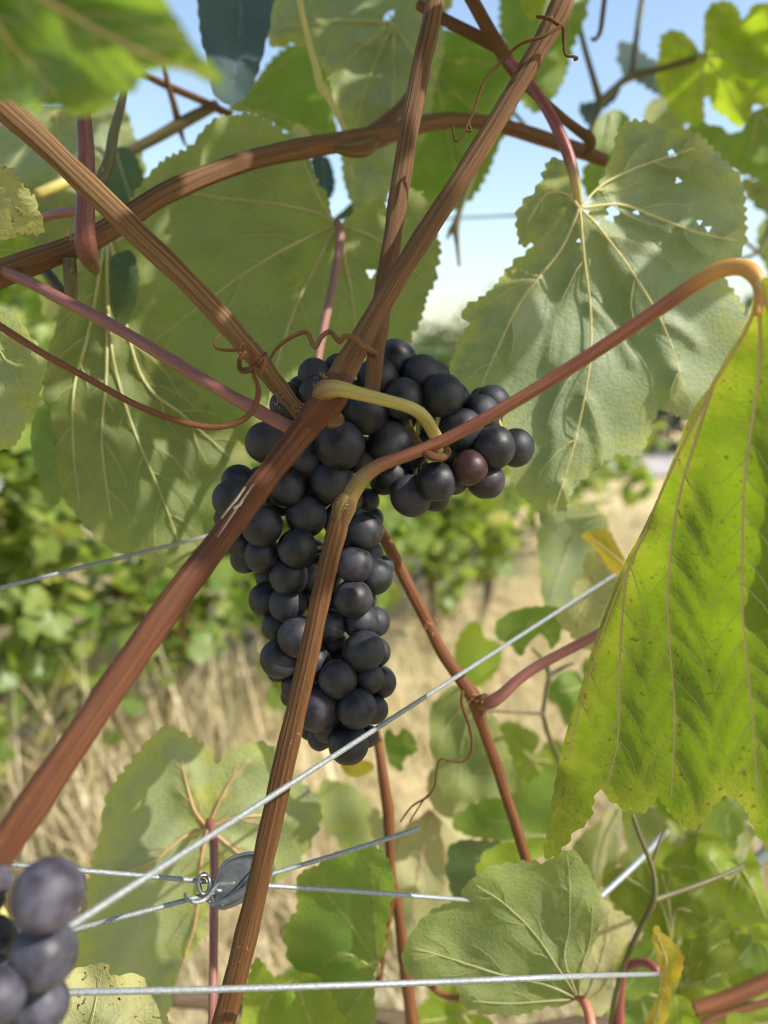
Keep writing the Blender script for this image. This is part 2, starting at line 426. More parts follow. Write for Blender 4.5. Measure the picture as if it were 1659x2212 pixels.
def ground_mat():
    m = NT('dry_ground'); o = m.obj()
    a = m.noise(o, 1.3, 5, 0.6); b = m.noise(o, 9, 4, 0.65); c = m.noise(m.map(o, (60, 200, 60)), 1.0, 3, 0.6)
    col = m.mix(m.ramp(b, 0.3, 0.7), (0.46, 0.36, 0.185), (0.60, 0.49, 0.28))
    col = m.mix(m.math('MULTIPLY', m.ramp(a, 0.47, 0.60), 0.75), col, (0.18, 0.20, 0.07))
    col = m.mix(m.math('MULTIPLY', m.ramp(c, 0.45, 0.3), 0.5), col, (0.17, 0.12, 0.06))
    return m.done(m.pbsdf(col, 0.9, 0.1, m.bump(m.math('ADD', b, c), 0.6, 0.02)))
M['ground'] = ground_mat()
M['asphalt'] = plain('road_asphalt', (0.30, 0.28, 0.28), (0.40, 0.375, 0.37), 3, 0.85)
gv = []; gn = 60
ext = 900.0
xs = np.sign(np.linspace(-1, 1, gn)) * np.abs(np.linspace(-1, 1, gn))**4 * ext
X, Y = np.meshgrid(xs, xs + 2.0)
Z = np.where(np.hypot(X, Y) < 9, 0.03 * np.sin(X * 2.1) * np.sin(Y * 1.7), 0.0)
gf = [(j * gn + i, j * gn + i + 1, (j + 1) * gn + i + 1, (j + 1) * gn + i) for j in range(gn - 1) for i in range(gn - 1)]
gnd = mk('ground', np.stack([X, Y, Z], -1).reshape(-1, 3), gf, M['ground'])
gnd["kind"] = "structure"
# lane that crosses behind the end of the rows
ra, rb = G(1200, 1036), G(1700, 1022)
rd = (rb - ra) / np.linalg.norm(rb - ra); rn = np.array([-rd[1], rd[0], 0])
z1 = np.array([0, 0, 0.012])
sheet('road', [ra - rd * 30 + z1, ra + rd * 40 + z1, ra + rd * 40 + rn * 1.9 + z1, ra - rd * 30 + rn * 1.9 + z1], M['asphalt'], 40, 2)

# ---------------------------------------------------------------- background: the next row of vines, hedge, trees
def bgleaf_mat(name, c1, c2, c3, tr, trans=0.45):
    m = NT(name); r = m.attr("rnd"); o = m.obj()
    n = m.noise(o, 14, 3, 0.6)
    col = m.mix(m.ramp(r, 0.1, 0.75), c1, c2)
    col = m.mix(m.ramp(r, 0.86, 0.97), col, c3)
    col = m.mix(m.math('MULTIPLY', m.ramp(n, 0.45, 0.65), 0.35), col, c1)
    t = m.n("ShaderNodeBsdfTranslucent"); m.l(m.mix(m.ramp(r, 0.1, 0.9), tr, tuple(x * 0.6 for x in tr)), t.inputs[0])
    mx = m.n("ShaderNodeMixShader"); mx.inputs[0].default_value = trans
    m.l(m.pbsdf(col, 0.42, 0.45), mx.inputs[1]); m.l(t.outputs[0], mx.inputs[2])
    return m.done(mx.outputs[0])
M['bg_leaf'] = bgleaf_mat('row_leaf', (0.085, 0.145, 0.03), (0.23, 0.29, 0.07), (0.40, 0.38, 0.09), (0.42, 0.56, 0.06))
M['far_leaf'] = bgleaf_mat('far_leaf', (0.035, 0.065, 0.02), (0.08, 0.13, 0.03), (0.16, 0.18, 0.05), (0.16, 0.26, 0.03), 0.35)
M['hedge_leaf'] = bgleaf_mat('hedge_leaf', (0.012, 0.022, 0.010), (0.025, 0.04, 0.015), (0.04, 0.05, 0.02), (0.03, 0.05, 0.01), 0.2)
M['trunk'] = bark_mat('trunk_bark', (0.14, 0.09, 0.06), (0.22, 0.15, 0.10), (0.05, 0.03, 0.02))
M['redfruit'] = plain('withered_cluster', (0.34, 0.12, 0.07), (0.46, 0.20, 0.12), 40, 0.7)

ang = np.radians([0, 24, 40, 62, 84, 108, 132, 158, 180, 202, 228, 252, 276, 298, 320, 336])
rad = np.array([1.0, .80, .70, .92, .72, .80, .62, .55, .12, .55, .62, .80, .72, .92, .70, .80])
LT = np.stack([np.sin(ang) * rad, np.cos(ang) * rad * -1, 0.12 * np.cos(ang * 2.5)], -1)
def leaf_cloud(name, centres, sizes, mat, parent, seed=0, kind=None, droop=0.6, jag=True):
    g = np.random.default_rng(seed); n = len(centres)
    tmpl = LT if jag else LT[::2]
    k = len(tmpl)
    nrm = g.normal(size=(n, 3)); nrm[:, 2] += droop; nrm /= np.linalg.norm(nrm, axis=1)[:, None]
    dn = np.tile([0, 0, -1.0], (n, 1)) + g.normal(size=(n, 3)) * 0.5
    v = dn - nrm * (dn * nrm).sum(1)[:, None]; v /= np.linalg.norm(v, axis=1)[:, None]
    u = np.cross(v, nrm)
    V = centres[:, None, :] + sizes[:, None, None] * (tmpl[None, :, 0:1] * u[:, None] - tmpl[None, :, 1:2] * v[:, None] + tmpl[None, :, 2:3] * nrm[:, None])
    V = np.concatenate([V, centres[:, None, :]], 1).reshape(-1, 3)
    base = (np.arange(n) * (k + 1))[:, None, None]
    tri = np.array([(k, j, (j + 1) % k) for j in range(k)])[None]
    Fs = (base + tri).reshape(-1, 3)
    rnd = np.repeat(g.uniform(0, 1, n), k + 1)
    return mk(name, V, Fs, mat, parent, attrs={'rnd': rnd}, kind=kind)

R0 = G(1040, 1345)
vd_ = cf + cr * (2090 - CX) / F - cu * (HOR - CY) / F
RD = np.array([vd_[0], vd_[1], 0]); RD /= np.linalg.norm(RD)
RNm = np.array([-RD[1], RD[0], 0])
VINES = [(-2.55, 1.42, 'the next row\'s nearest leafy vine, behind the left canes'),
         (-1.75, 1.30, 'leafy vine of the next row with brown withered bunches'),
         (-0.95, 1.12, 'vine of the next row behind the lower grapes'),
         (-0.42, 1.02, 'vine with thin pale trunk just right of the grapes in the next row'),
         (0.0, 1.00, 'vine with dark upright trunk standing in the dry grass'),
         (0.95, 1.00, 'last vine at the far end of the next row')]
for i, (t, top, lab) in enumerate(VINES):
    b = R0 + RD * t
    b[2] = 0.0
    v = thing('grapevine', lab, 'grapevine', b, 'grapevines of the next row')
    g = np.random.default_rng(40 + i)
    path = [b + [0, 0, -0.02], b + [g.normal() * .02, g.normal() * .02, .2], b + [g.normal() * .03, g.normal() * .03, .42], b + RD * .05 + [0, 0, .60]]
    C = crom(path, 6); Vt, Ft, ut = tube_geo(C, np.linspace(.022, .014, len(C)), 12, 0.12, True, i)
    mk('trunk', Vt, Ft, M['trunk'], v, uv=ut)
    for s in (-1, 1):
        C = crom([b + RD * .04 + [0, 0, .57], b + RD * s * .2 + [0, 0, .62], b + RD * s * .5 + [0, 0, .62]], 6)
        Vt, Ft, ut = tube_geo(C, np.linspace(.013, .008, len(C)), 8, 0.1, True, i)
        mk('arm', Vt, Ft, M['trunk'], v, uv=ut)
    n = 1150 if i < 3 else 620
    lo = 0.42 if i < 2 else 0.50
    cs = b + RD * g.uniform(-.52, .52, n)[:, None] + RNm * (g.normal(size=n) * .15)[:, None]
    cs[:, 2] = lo + (top - lo) * g.beta(1.3, 1.1, n)
    # loose hanging shoots
    for k in range(9):
        q = b + RD * g.uniform(-.5, .5) + RNm * g.normal() * .17
        m_ = 16; zz = np.linspace(lo + .1, lo - g.uniform(.05, .22), m_)
        s_ = np.tile(q, (m_, 1)) + g.normal(size=(m_, 3)) * .035; s_[:, 2] = zz
        cs = np.vstack([cs, s_])
    leaf_cloud('foliage', cs, g.uniform(.028, .062, len(cs)), M['bg_leaf'], v, 60 + i)
    if i == 1:
        for (px, py) in ((325, 1330), (390, 1330), (270, 1300), (140, 1250)):
            depth = np.dot(b - CAM, cf) - 0.28
            c0 = P(px, py, depth)
            Vc = []; Fc = []
            g2 = np.random.default_rng(px)
            for k in range(46):
                cc = c0 + g2.normal(size=3) * [.022, .018, .034]; r_ = g2.uniform(.005, .009)
                o8 = np.array([(1, 0, 0), (-1, 0, 0), (0, 1, 0), (0, -1, 0), (0, 0, 1), (0, 0, -1)]) * r_ + cc
                n0 = len(Vc); Vc += list(o8)
                Fc += [(n0 + a, n0 + b2, n0 + c2) for a in (0, 1) for b2 in (2, 3) for c2 in (4, 5)]
            mk('withered_bunch', Vc, Fc, M['redfruit'], v, kind='stuff')
# drip hose and trellis wires of that row
def line3(name, a, b, r, mat, sag=0.0, seg=8, n=24):
    t = np.linspace(0, 1, n)[:, None]; C = a * (1 - t) + b * t
    C[:, 2] -= sag * np.sin(np.linspace(0, math.pi * 3, n))**2
    V, Fs, uv = tube_geo(C, np.full(n, r), seg)
    return mk(name, V, Fs, mat, uv=uv)
M['hose'] = plain('black_hose', (0.03, 0.03, 0.032), (0.06, 0.06, 0.062), 30, 0.5)
hz = np.array([0, 0, 0.36])
tag(line3('drip_hose', R0 + RD * -3.2 + hz, R0 + RD * 1.6 + hz, 0.009, M['hose'], 0.025), 'thin black drip hose running low along the next row of vines', 'hose')
for zz, lab in ((0.62, 'blurred lower trellis wire of the next row'), (1.24, 'blurred upper trellis wire of the next row behind the left leaves')):
    tag(line3('row_wire', R0 + RD * -3.2 + [0, 0, zz], R0 + RD * 1.6 + [0, 0, zz], 0.0016, M['wire']), lab, 'wire', 'trellis wires of the next row')

# dry grass, uncountable
def grass(name, pts, h, w, mat, seed, lean=0.5, label=''):
    g = np.random.default_rng(seed); n = len(pts)
    a = g.uniform(0, 6.28, n); dirn = np.stack([np.cos(a), np.sin(a), np.zeros(n)], -1)
    side = np.stack([-np.sin(a), np.cos(a), np.zeros(n)], -1)
    hh = h * g.uniform(.45, 1.25, n)[:, None]; ln = lean * hh * g.uniform(.1, 1.5, n)[:, None]
    ww = w * g.uniform(.6, 1.3, n)[:, None]
    b = pts; m1 = b + dirn * ln * .35 + np.array([0, 0, 1]) * hh * .6; tp = b + dirn * ln + np.array([0, 0, 1]) * hh
    V = np.stack([b - side * ww, b + side * ww, m1 - side * ww * .7, m1 + side * ww * .7, tp], 1).reshape(-1, 3)
    k = np.arange(n)[:, None] * 5
    T = np.concatenate([k + [0, 1, 3], k + [0, 3, 2], k + [2, 3, 4]], 0)
    o = mk(name, V, T, mat, attrs={'rnd': np.repeat(g.uniform(0, 1, n), 5)}, kind='stuff')
    o["label"] = label; o["category"] = 'grass'
    return o
M['straw'] = bgleaf_mat('straw', (0.48, 0.39, 0.22), (0.64, 0.56, 0.36), (0.22, 0.26, 0.09), (0.62, 0.52, 0.3), 0.3)
n = 60000
dd = 0.9 + 9.0 * rng.uniform(0, 1, n)**1.5
lat = rng.uniform(-.75, .75, n) * dd
gp = np.stack([lat, dd, np.zeros(n)], -1)
dens = np.sin(gp[:, 0] * 3.1 + 1) * np.sin(gp[:, 1] * 2.3) + 0.5 * np.sin(gp[:, 0] * 7) * np.sin(gp[:, 1] * 6.1)
gp = gp[dens + rng.uniform(-1, 1, n) > -0.55]
gp = gp[~((gp[:, 1] > 6.0))]
gp[:, 2] = -0.01
grass('dry_grass', gp, 0.17, 0.0026, M['straw'], 3, 0.9, 'short dry straw-coloured grass between the vine rows')
# tall bleached stalks at the left
n = 2200
tp = np.stack([rng.normal(-0.95, 0.34, n), rng.normal(1.75, 0.40, n), np.full(n, -0.01)], -1)
grass('tall_dry_grass', tp, 0.52, 0.0034, M['straw'], 4, 0.75, 'tall bleached grass stalks leaning at lower left')

# hedge and trees beyond the lane
def tree(name, base, h, spread, n, mat, lab, cat, seed, trunk_r, crown_lo, leaf=0.06, grp=None):
    g = np.random.default_rng(seed)
    v = thing(name, lab, cat, base, grp)
    C = crom([base + [0, 0, -.05], base + [g.normal() * .05, g.normal() * .05, h * .3], base + [g.normal() * .1, 0, h * .75]], 6)
    V, Fs, uv = tube_geo(C, np.linspace(trunk_r, trunk_r * .35, len(C)), 10, 0.1, True, seed)
    tr = mk('trunk', V, Fs, M['trunk'], v, uv=uv)
    for k in range(5):
        a = g.uniform(0, 6.28); z0 = h * g.uniform(.3, .6)
        e = base + [math.cos(a) * spread * .6, math.sin(a) * spread * .6, z0 + h * .2]
        C = crom([base + [0, 0, z0], (base + [0, 0, z0]) * .5 + e * .5 + [0, 0, .1], e], 4)
        V, Fs, uv = tube_geo(C, np.linspace(trunk_r * .4, trunk_r * .12, len(C)), 6)
        mk('limb', V, Fs, M['trunk'], tr, uv=uv)
    nc = 26
    cl = g.normal(size=(nc, 3)); cl /= np.linalg.norm(cl, axis=1)[:, None]; cl *= g.uniform(.3, 1.0, nc)[:, None]
    cl = cl * [spread, spread, (h - crown_lo) / 2] + base + [0, 0, (h + crown_lo) / 2]
    cs = cl[g.integers(0, nc, n)] + g.normal(size=(n, 3)) * spread * .2
    cs[:, 2] = np.maximum(cs[:, 2], crown_lo * .8)
    leaf_cloud('crown', cs, g.uniform(.6, 1.3, n) * leaf, mat, v, seed, jag=False)
    return v
hb = G(1445, 992)
for k in range(5):
    b = hb + rd * (k * 1.15 - 0.45) + rn * 0.5
    b[2] = 0
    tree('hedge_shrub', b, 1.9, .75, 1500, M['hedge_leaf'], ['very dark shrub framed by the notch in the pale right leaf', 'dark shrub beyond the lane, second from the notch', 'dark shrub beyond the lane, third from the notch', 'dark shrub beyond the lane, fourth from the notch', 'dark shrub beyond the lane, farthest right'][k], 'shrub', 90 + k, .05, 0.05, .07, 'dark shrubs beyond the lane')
yb = G(1338, 1032); yb[2] = 0
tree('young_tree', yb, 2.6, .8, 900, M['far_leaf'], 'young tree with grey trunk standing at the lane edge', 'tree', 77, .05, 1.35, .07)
for k, (px, d, h, sp) in enumerate([(935, 34, 1.9, 1.2), (968, 42, 3.1, 2.0), (905, 48, 2.3, 2.0), (1100, 60, 6.0, 5.0), (700, 60, 5.0, 5.0), (350, 45, 5.0, 4.0), (60, 40, 6.0, 4.0), (1660, 55, 7.0, 5.0)]):
    b = CAM + cf * d + cr * (px - CX) / F * d; b[2] = 0
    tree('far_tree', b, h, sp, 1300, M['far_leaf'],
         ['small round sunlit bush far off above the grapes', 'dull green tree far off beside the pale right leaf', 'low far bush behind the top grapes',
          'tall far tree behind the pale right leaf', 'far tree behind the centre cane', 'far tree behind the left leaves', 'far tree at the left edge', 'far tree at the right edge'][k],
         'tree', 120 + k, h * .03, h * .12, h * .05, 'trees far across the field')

# ---------------------------------------------------------------- vine leaves
def pip(x, y, poly):
    xi, yi = poly[:, 0], poly[:, 1]; xj, yj = np.roll(xi, 1), np.roll(yi, 1)
    sl = (xj - xi) / np.where(yj == yi, 1e-9, yj - yi)
    out = np.zeros(len(x), bool)
    for s in range(0, len(x), 1500):
        X_, Y_ = x[s:s + 1500, None], y[s:s + 1500, None]
        out[s:s + 1500] = ((((yi > Y_) != (yj > Y_)) & (X_ < sl * (Y_ - yi) + xi)).sum(1) % 2) == 1
    return out

def segdist(p, a, b):
    """distance of points p (n,2) to segments a-b (m,2) -> (n,)"""
    out = np.full(len(p), 1e9)
    ab = b - a; L2 = (ab**2).sum(1) + 1e-9
    for s in range(0, len(p), 1500):
        q = p[s:s + 1500]
        t = ((q[:, None] - a[None]) * ab[None]).sum(2) / L2[None]
        t = np.clip(t, 0, 1)
        d = q[:, None] - (a[None] + t[..., None] * ab[None])
        out[s:s + 1500] = np.sqrt((d**2).sum(2)).min(1)
    return out

def generic(cx, cy, size, rot, sx=1.0):
    """five-lobed outline and vein tips round the petiole junction; rot 0 hangs down"""
    a = np.radians([0, 12, 24, 36, 50, 62, 74, 88, 104, 120, 138, 156, 170])
    r = np.array([1.0, .9, .78, .70, .86, .92, .80, .68, .80, .76, .62, .52, .36])
    A = np.concatenate([a, [math.pi], -a[:0:-1]]); Rr = np.concatenate([r, [0.06], r[:0:-1]])
    Rr = Rr * (1 + 0.06 * np.sin(A * 3 + cx))
    x = np.sin(A) * Rr * size * sx; y = np.cos(A) * Rr * size
    c, s = math.cos(math.radians(rot)), math.sin(math.radians(rot))
    pts = np.stack([cx + c * x - s * y, cy + s * x + c * y], -1)
    veins = []
    for aa, q in ((0, .93), (58, .84), (-58, .84), (108, .68), (-108, .68)):
        t = math.radians(aa); vx, vy = math.sin(t) * q * size * sx, math.cos(t) * q * size
        mx_, my_ = vx * .5 + math.cos(t) * size * .02, vy * .5 - math.sin(t) * size * .02
        veins.append([(cx + c * mx_ - s * my_, cy + s * mx_ + c * my_), (cx + c * vx - s * vy, cy + s * vx + c * vy)])
    return pts, veins

def leaf(parent, pts, J, d0, mat, veins=(), tilt=(0, 0), tooth=(20, 6), bulge=0.0022, side=1, step=13, seed=1, wave=0.004,
         curl=0.0, holes=(), vmat='vein', vr=4.0, folds=(), petiole=None, pmat='pink', label=None, lat=True, name='leaf', wl=170.0, closed_smooth=True, bw=42.0, smooth_above=None, latsp=105.0):
    g = np.random.default_rng(seed)
    J = np.asarray(J, float)
    pol = crom(pts, 14, True) if closed_smooth else np.asarray(pts, float)
    # resample evenly
    seg = np.linalg.norm(np.roll(pol, -1, 0) - pol, axis=1); Ls = np.concatenate([[0], np.cumsum(seg)])
    pc = np.vstack([pol, pol[:1]])
    spc = max(3.0, tooth[0] / 6.0)
    m = int(Ls[-1] / spc); s = np.linspace(0, Ls[-1], m, endpoint=False)
    pol = np.stack([np.interp(s, Ls, pc[:, 0]), np.interp(s, Ls, pc[:, 1])], -1)
    area = 0.5 * np.sum(pol[:, 0] * np.roll(pol[:, 1], -1) - np.roll(pol[:, 0], -1) * pol[:, 1])
    tg = np.roll(pol, -2, 0) - np.roll(pol, 2, 0); tg /= np.linalg.norm(tg, axis=1)[:, None] + 1e-9
    nr = np.stack([tg[:, 1], -tg[:, 0]], -1) * (1 if area > 0 else -1)
    # irregular pointed teeth
    ph = np.cumsum(spc / tooth[0] * (1 + 0.35 * np.sin(s / tooth[0] * 0.9 + g.uniform(0, 6)) + 0.2 * g.normal(size=m)))
    f = ph % 1.0
    saw = np.where(f < 0.62, f / 0.62, (1 - f) / 0.38)**0.8
    amp = tooth[1] * (0.55 + 0.9 * np.abs(np.sin(np.floor(ph) * 12.9898 + seed)))
    wav = tooth[1] * 0.6 * np.sin(s / tooth[0] * 1.1 + g.uniform(0, 6))
    nearJ = np.clip((np.linalg.norm(pol - J, axis=1) - 12) / 60, 0, 1)
    if smooth_above: nearJ = nearJ * np.clip((pol[:, 1] - smooth_above) / 60, 0.06, 1)
    pol = pol + nr * ((saw - 0.4) * amp + wav)[:, None] * nearJ[:, None]
    # veins: main ones as given, laterals grown from them
    mains = []
    for v in veins:
        q = crom(np.asarray(v[1:], float) if v[0] is None else np.vstack([J[None], np.asarray(v, float)]), 8)
        mains.append(q)
    laterals = []
    if lat:
        for iv, q in enumerate(mains):
            L = np.concatenate([[0], np.cumsum(np.linalg.norm(np.diff(q, axis=0), axis=1))]); tot = L[-1]
            k = max(2, int(tot / latsp)); sgn = 1 if iv % 2 else -1
            la = []
            for t in np.linspace(0.16, 0.9, 2 * k):
                sgn = -sgn
                u = t * tot + g.normal() * 6
                p0 = np.array([np.interp(u, L, q[:, 0]), np.interp(u, L, q[:, 1])])
                p1 = np.array([np.interp(min(tot, u + 8), L, q[:, 0]), np.interp(min(tot, u + 8), L, q[:, 1])])
                d = p1 - p0; nd = np.linalg.norm(d)
                if nd < 1e-6: continue
                d /= nd; a = sgn * math.radians(g.uniform(40, 52)); ca, sa = math.cos(a), math.sin(a)
                e = np.array([ca * d[0] - sa * d[1], sa * d[0] + ca * d[1]])
                ln = tot * 0.40 * (1.05 - t * 0.75)
                pp = [p0]
                for w in range(1, 9):
                    b = e * (1 - w / 20) + d * (w / 20)
                    nx = p0 + b * ln * w / 8 + g.normal(size=2) * 0.8
                    others = [mm for jj, mm in enumerate(mains) if jj != iv]
                    if others:
                        do = min(np.linalg.norm(mm - nx, axis=1).min() for mm in others); dm = np.linalg.norm(q - nx, axis=1).min()
                        if do < dm * 0.9: break
                    if not pip(np.array([nx[0]]), np.array([nx[1]]), pol)[0]: break
                    pp.append(nx)
                if len(pp) >= 3: la.append(np.array(pp))
            laterals.append(la)
    allseg_a = []; allseg_b = []
    lseg_a = []; lseg_b = []
    for q in mains: allseg_a.append(q[:-1]); allseg_b.append(q[1:])
    for la in laterals:
        for q in la: lseg_a.append(q[:-1]); lseg_b.append(q[1:])
    lo = pol.min(0); hi = pol.max(0)
    gx, gy = np.meshgrid(np.arange(lo[0], hi[0], step), np.arange(lo[1], hi[1], step * 0.87))
    gx = gx + (np.arange(gx.shape[0]) % 2)[:, None] * step * 0.5
    ip = np.stack([gx.ravel(), gy.ravel()], -1) + g.uniform(-.22, .22, (gx.size, 2)) * step
    ip = ip[pip(ip[:, 0], ip[:, 1], pol)]
    ip = ip[segdist(ip, pol, np.roll(pol, -1, 0)) > spc * 0.9]
    vp = np.vstack([q[1:-1] for q in mains]) if mains else np.zeros((0, 2))
    if len(vp): vp = vp[pip(vp[:, 0], vp[:, 1], pol)]
    for (hx, hy, hr) in holes:
        aa = np.linspace(0, 6.28, 14, endpoint=False)
        rr_ = hr * (1 + .35 * np.sin(aa * 3 + hx))
        ip = ip[np.hypot(ip[:, 0] - hx, ip[:, 1] - hy) > hr * 1.5]
        ip = np.vstack([ip, np.stack([hx + np.cos(aa) * rr_, hy + np.sin(aa) * rr_], -1), [[hx, hy]]])
    allp = np.vstack([pol, ip, vp])
    e = [(i, (i + 1) % len(pol)) for i in range(len(pol))]
    res = delaunay_2d_cdt([Vector((float(a), float(b))) for a, b in allp], e, [], 1, 0.4)
    q2 = np.array([(v.x, v.y) for v in res[0]]); tri = [t for t in res[2] if len(t) == 3]
    for (hx, hy, hr) in holes:
        keep = []
        for t in tri:
            c = q2[list(t)].mean(0)
            ang_ = math.atan2(c[1] - hy, c[0] - hx)
            if np.hypot(c[0] - hx, c[1] - hy) > .97 * hr * (1 + .35 * math.sin(ang_ * 3 + hx)): keep.append(t)
        tri = keep
    dm = segdist(q2, np.vstack(allseg_a), np.vstack(allseg_b)) if mains else np.full(len(q2), 1e3)
    dl = segdist(q2, np.vstack(lseg_a), np.vstack(lseg_b)) if lseg_a else np.full(len(q2), 1e3)
    de = segdist(q2, pol, np.roll(pol, -1, 0))
    kx = g.normal(size=(6, 2)); kx /= np.linalg.norm(kx, axis=1)[:, None]; kp = g.uniform(0, 6.28, 6); kl = g.uniform(.7, 1.7, 6) * 6.28 / wl
    hook = [(np.asarray(fa, float), np.asarray(fb, float), fw, fd) for fa, fb, fw, fd in folds]
    def depth(p, dm_, dl_):
        r = p - J
        d = d0 * (1 + tilt[0] * r[:, 0] / F + tilt[1] * r[:, 1] / F)
        d = d + curl * ((r / F * d0)**2).sum(1) * 8
        w = np.zeros(len(p))
        for i in range(6): w += np.sin((p @ kx[i]) * kl[i] + kp[i])
        d = d + wave * w / 3
        d = d + side * (bulge * (1 - np.exp(-(dm_ / bw)**2)) + bulge * 0.45 * (1 - np.exp(-(dl_ / 13.0)**2)))
        for fa, fb, fw, fd in hook:   # a ridge or valley along a line
            dd_ = segdist(p, fa[None], fb[None]); d = d + fd * np.exp(-(dd_ / fw)**2)
        return d
    D = depth(q2, dm, dl)
    W = P(q2[:, 0], q2[:, 1], D)
    ob = mk(name, W, np.array(tri), M[mat], parent, uv=q2 * d0 / F,
            attrs={'vein': np.maximum(0.85 * np.exp(-(dm / (vr * 1.5))**2), 0.52 * np.exp(-(dl / (vr * .8))**2)), 'edge': np.exp(-de / 55.0)})
    if label: ob["label"] = label
    # raised veins, one mesh for each main vein with its laterals
    def at(q):
        z = np.zeros(len(q)); return depth(q, z, z)
    for iv, q in enumerate(mains):
        V = []; Fs = []; U = []; n0 = 0
        items = [(q, vr, vr * .28)] + [(la, vr * .30, vr * .10) for la in (laterals[iv] if laterals else [])]
        for qq, ra_, rb_ in items:
            dp = at(qq) - side * 0.15 * ra_ / F * d0
            C = P(qq[:, 0], qq[:, 1], dp)
            v_, f_, u_ = tube_geo(C, np.linspace(ra_, rb_, len(C)) / F * d0, 7 if ra_ > 2.4 else 5)
            V.append(v_); U.append(u_); Fs += [tuple(i + n0 for i in ff) for ff in f_]; n0 += len(v_)
        mk('vein', np.vstack(V), Fs, M[vmat], ob, uv=np.vstack(U))
    if petiole is not None:
        tube('petiole', petiole, M[pmat], ob, 14, 8, 0.03, seed, 0.0, rs=0.86)
    return ob

def gl(parent, cx, cy, size, rot, d, mat, seed, sx=1.0, tilt=(0, 0), **kw):
    pts, veins = generic(cx, cy, size, rot, sx)
    kw.setdefault('tooth', (max(10, size * .13), max(3, size * .04)))
    kw.setdefault('vr', max(1.6, size * .018)); kw.setdefault('step', max(8, size / 14)); kw.setdefault('wave', 0.003 + d * .006)
    kw.setdefault('lat', size > 90)
    return leaf(parent, pts, (cx, cy), d, mat, veins, tilt, seed=seed, **kw)

# ---------------------------------------------------------------- our vine: shoots with canes, leaves, tendrils
def shoot(label, pt):
    return thing('vine_shoot', label, 'vine shoot', P(*pt), None)

def fibres(parent, spots, seed, name='bark_shred', mat='fibre', ln=7.0):
    """short shreds of bark at a node, one mesh per tuft"""
    g = np.random.default_rng(seed)
    for (x, y, d, sp, k) in spots:
        V = []; Fs = []; U = []; n0 = 0
        for i in range(k):
            a = g.uniform(0, 6.28); x0 = x + g.normal() * sp; y0 = y + g.normal() * sp; L = ln * g.uniform(.4, 1.2)
            C, R = px_path([(x0, y0, d, .5), (x0 + math.cos(a) * L * .5, y0 + math.sin(a) * L * .5, d - .0006, .45), (x0 + math.cos(a + .5) * L, y0 + math.sin(a + .5) * L, d - .001 * g.uniform(0, 2), .2)], 3)
            v, f, u = tube_geo(C, R, 4); V.append(v); U.append(u); Fs += [tuple(q + n0 for q in ff) for ff in f]; n0 += len(v)
        mk(name, np.vstack(V), Fs, M[mat], parent, uv=np.vstack(U))

# cane B: the thick diagonal cane with the fruiting node
sB = shoot('thick red-brown cane rising diagonally in front of the grapes from lower left to top', (-60, 1915, .205))
tube('cane', [(-90, 1950, .205, 47), (0, 1838, .212, 46), (150, 1622, .226, 44), (300, 1405, .243, 41), (450, 1200, .262, 38), (560, 1055, .278, 36), (640, 950, .288, 37), (682, 893, .292, 42), (705, 866, .293, 44), (738, 815, .296, 36)],
     M['bark_red'], sB, 44, 10, 0.05, 3, 0.0004, rs=0.76)
tube('cane', [(690, 885, .2945, 37), (722, 835, .2955, 39), (752, 785, .297, 35), (800, 700, .300, 31), (880, 566, .304, 29), (960, 440, .307, 28), (1040, 315, .308, 27.5), (1110, 200, .308, 27), (1170, 95, .307, 29), (1206, 25, .306, 31), (1240, -60, .305, 29), (1360, -320, .302, 29), (1480, -600, .30, 28)],
     M['bark'], sB, 44, 10, 0.06, 4, 0.0005, rs=0.76)
tube('node', [(640, 945, .291, 20), (668, 915, .289, 33), (695, 886, .2885, 42), (722, 850, .290, 40), (748, 806, .2965, 22)], M['bark_red'], sB, 32, 8, 0.07, 9, rs=0.8)
tube('bud_scar', [(690, 905, .292, 12), (712, 905, .2895, 20), (728, 906, .2905, 17), (737, 908, .294, 6)], M['node_green'], sB, 20, 6, 0.06, 10)
fibres(sB, [(688, 840, .286, 7, 26), (655, 884, .29, 6, 22), (700, 815, .288, 8, 18), (1195, 45, .297, 9, 8)], 5)
tube('petiole', [(655, 930, .296, 20), (625, 921, .296, 20), (585, 903, .297, 19.5), (520, 868, .301, 19), (440, 822, .306, 18), (340, 760, .316, 17.5), (220, 690, .328, 17), (120, 640, .34, 16.5), (40, 600, .35, 16), (-60, 560, .36, 16)], M['pink'], sB, 20, 8, 0.03, 11, 0.0002, rs=0.78)["label"] = 'long dusty pink petiole running from the fruit node to the left edge'
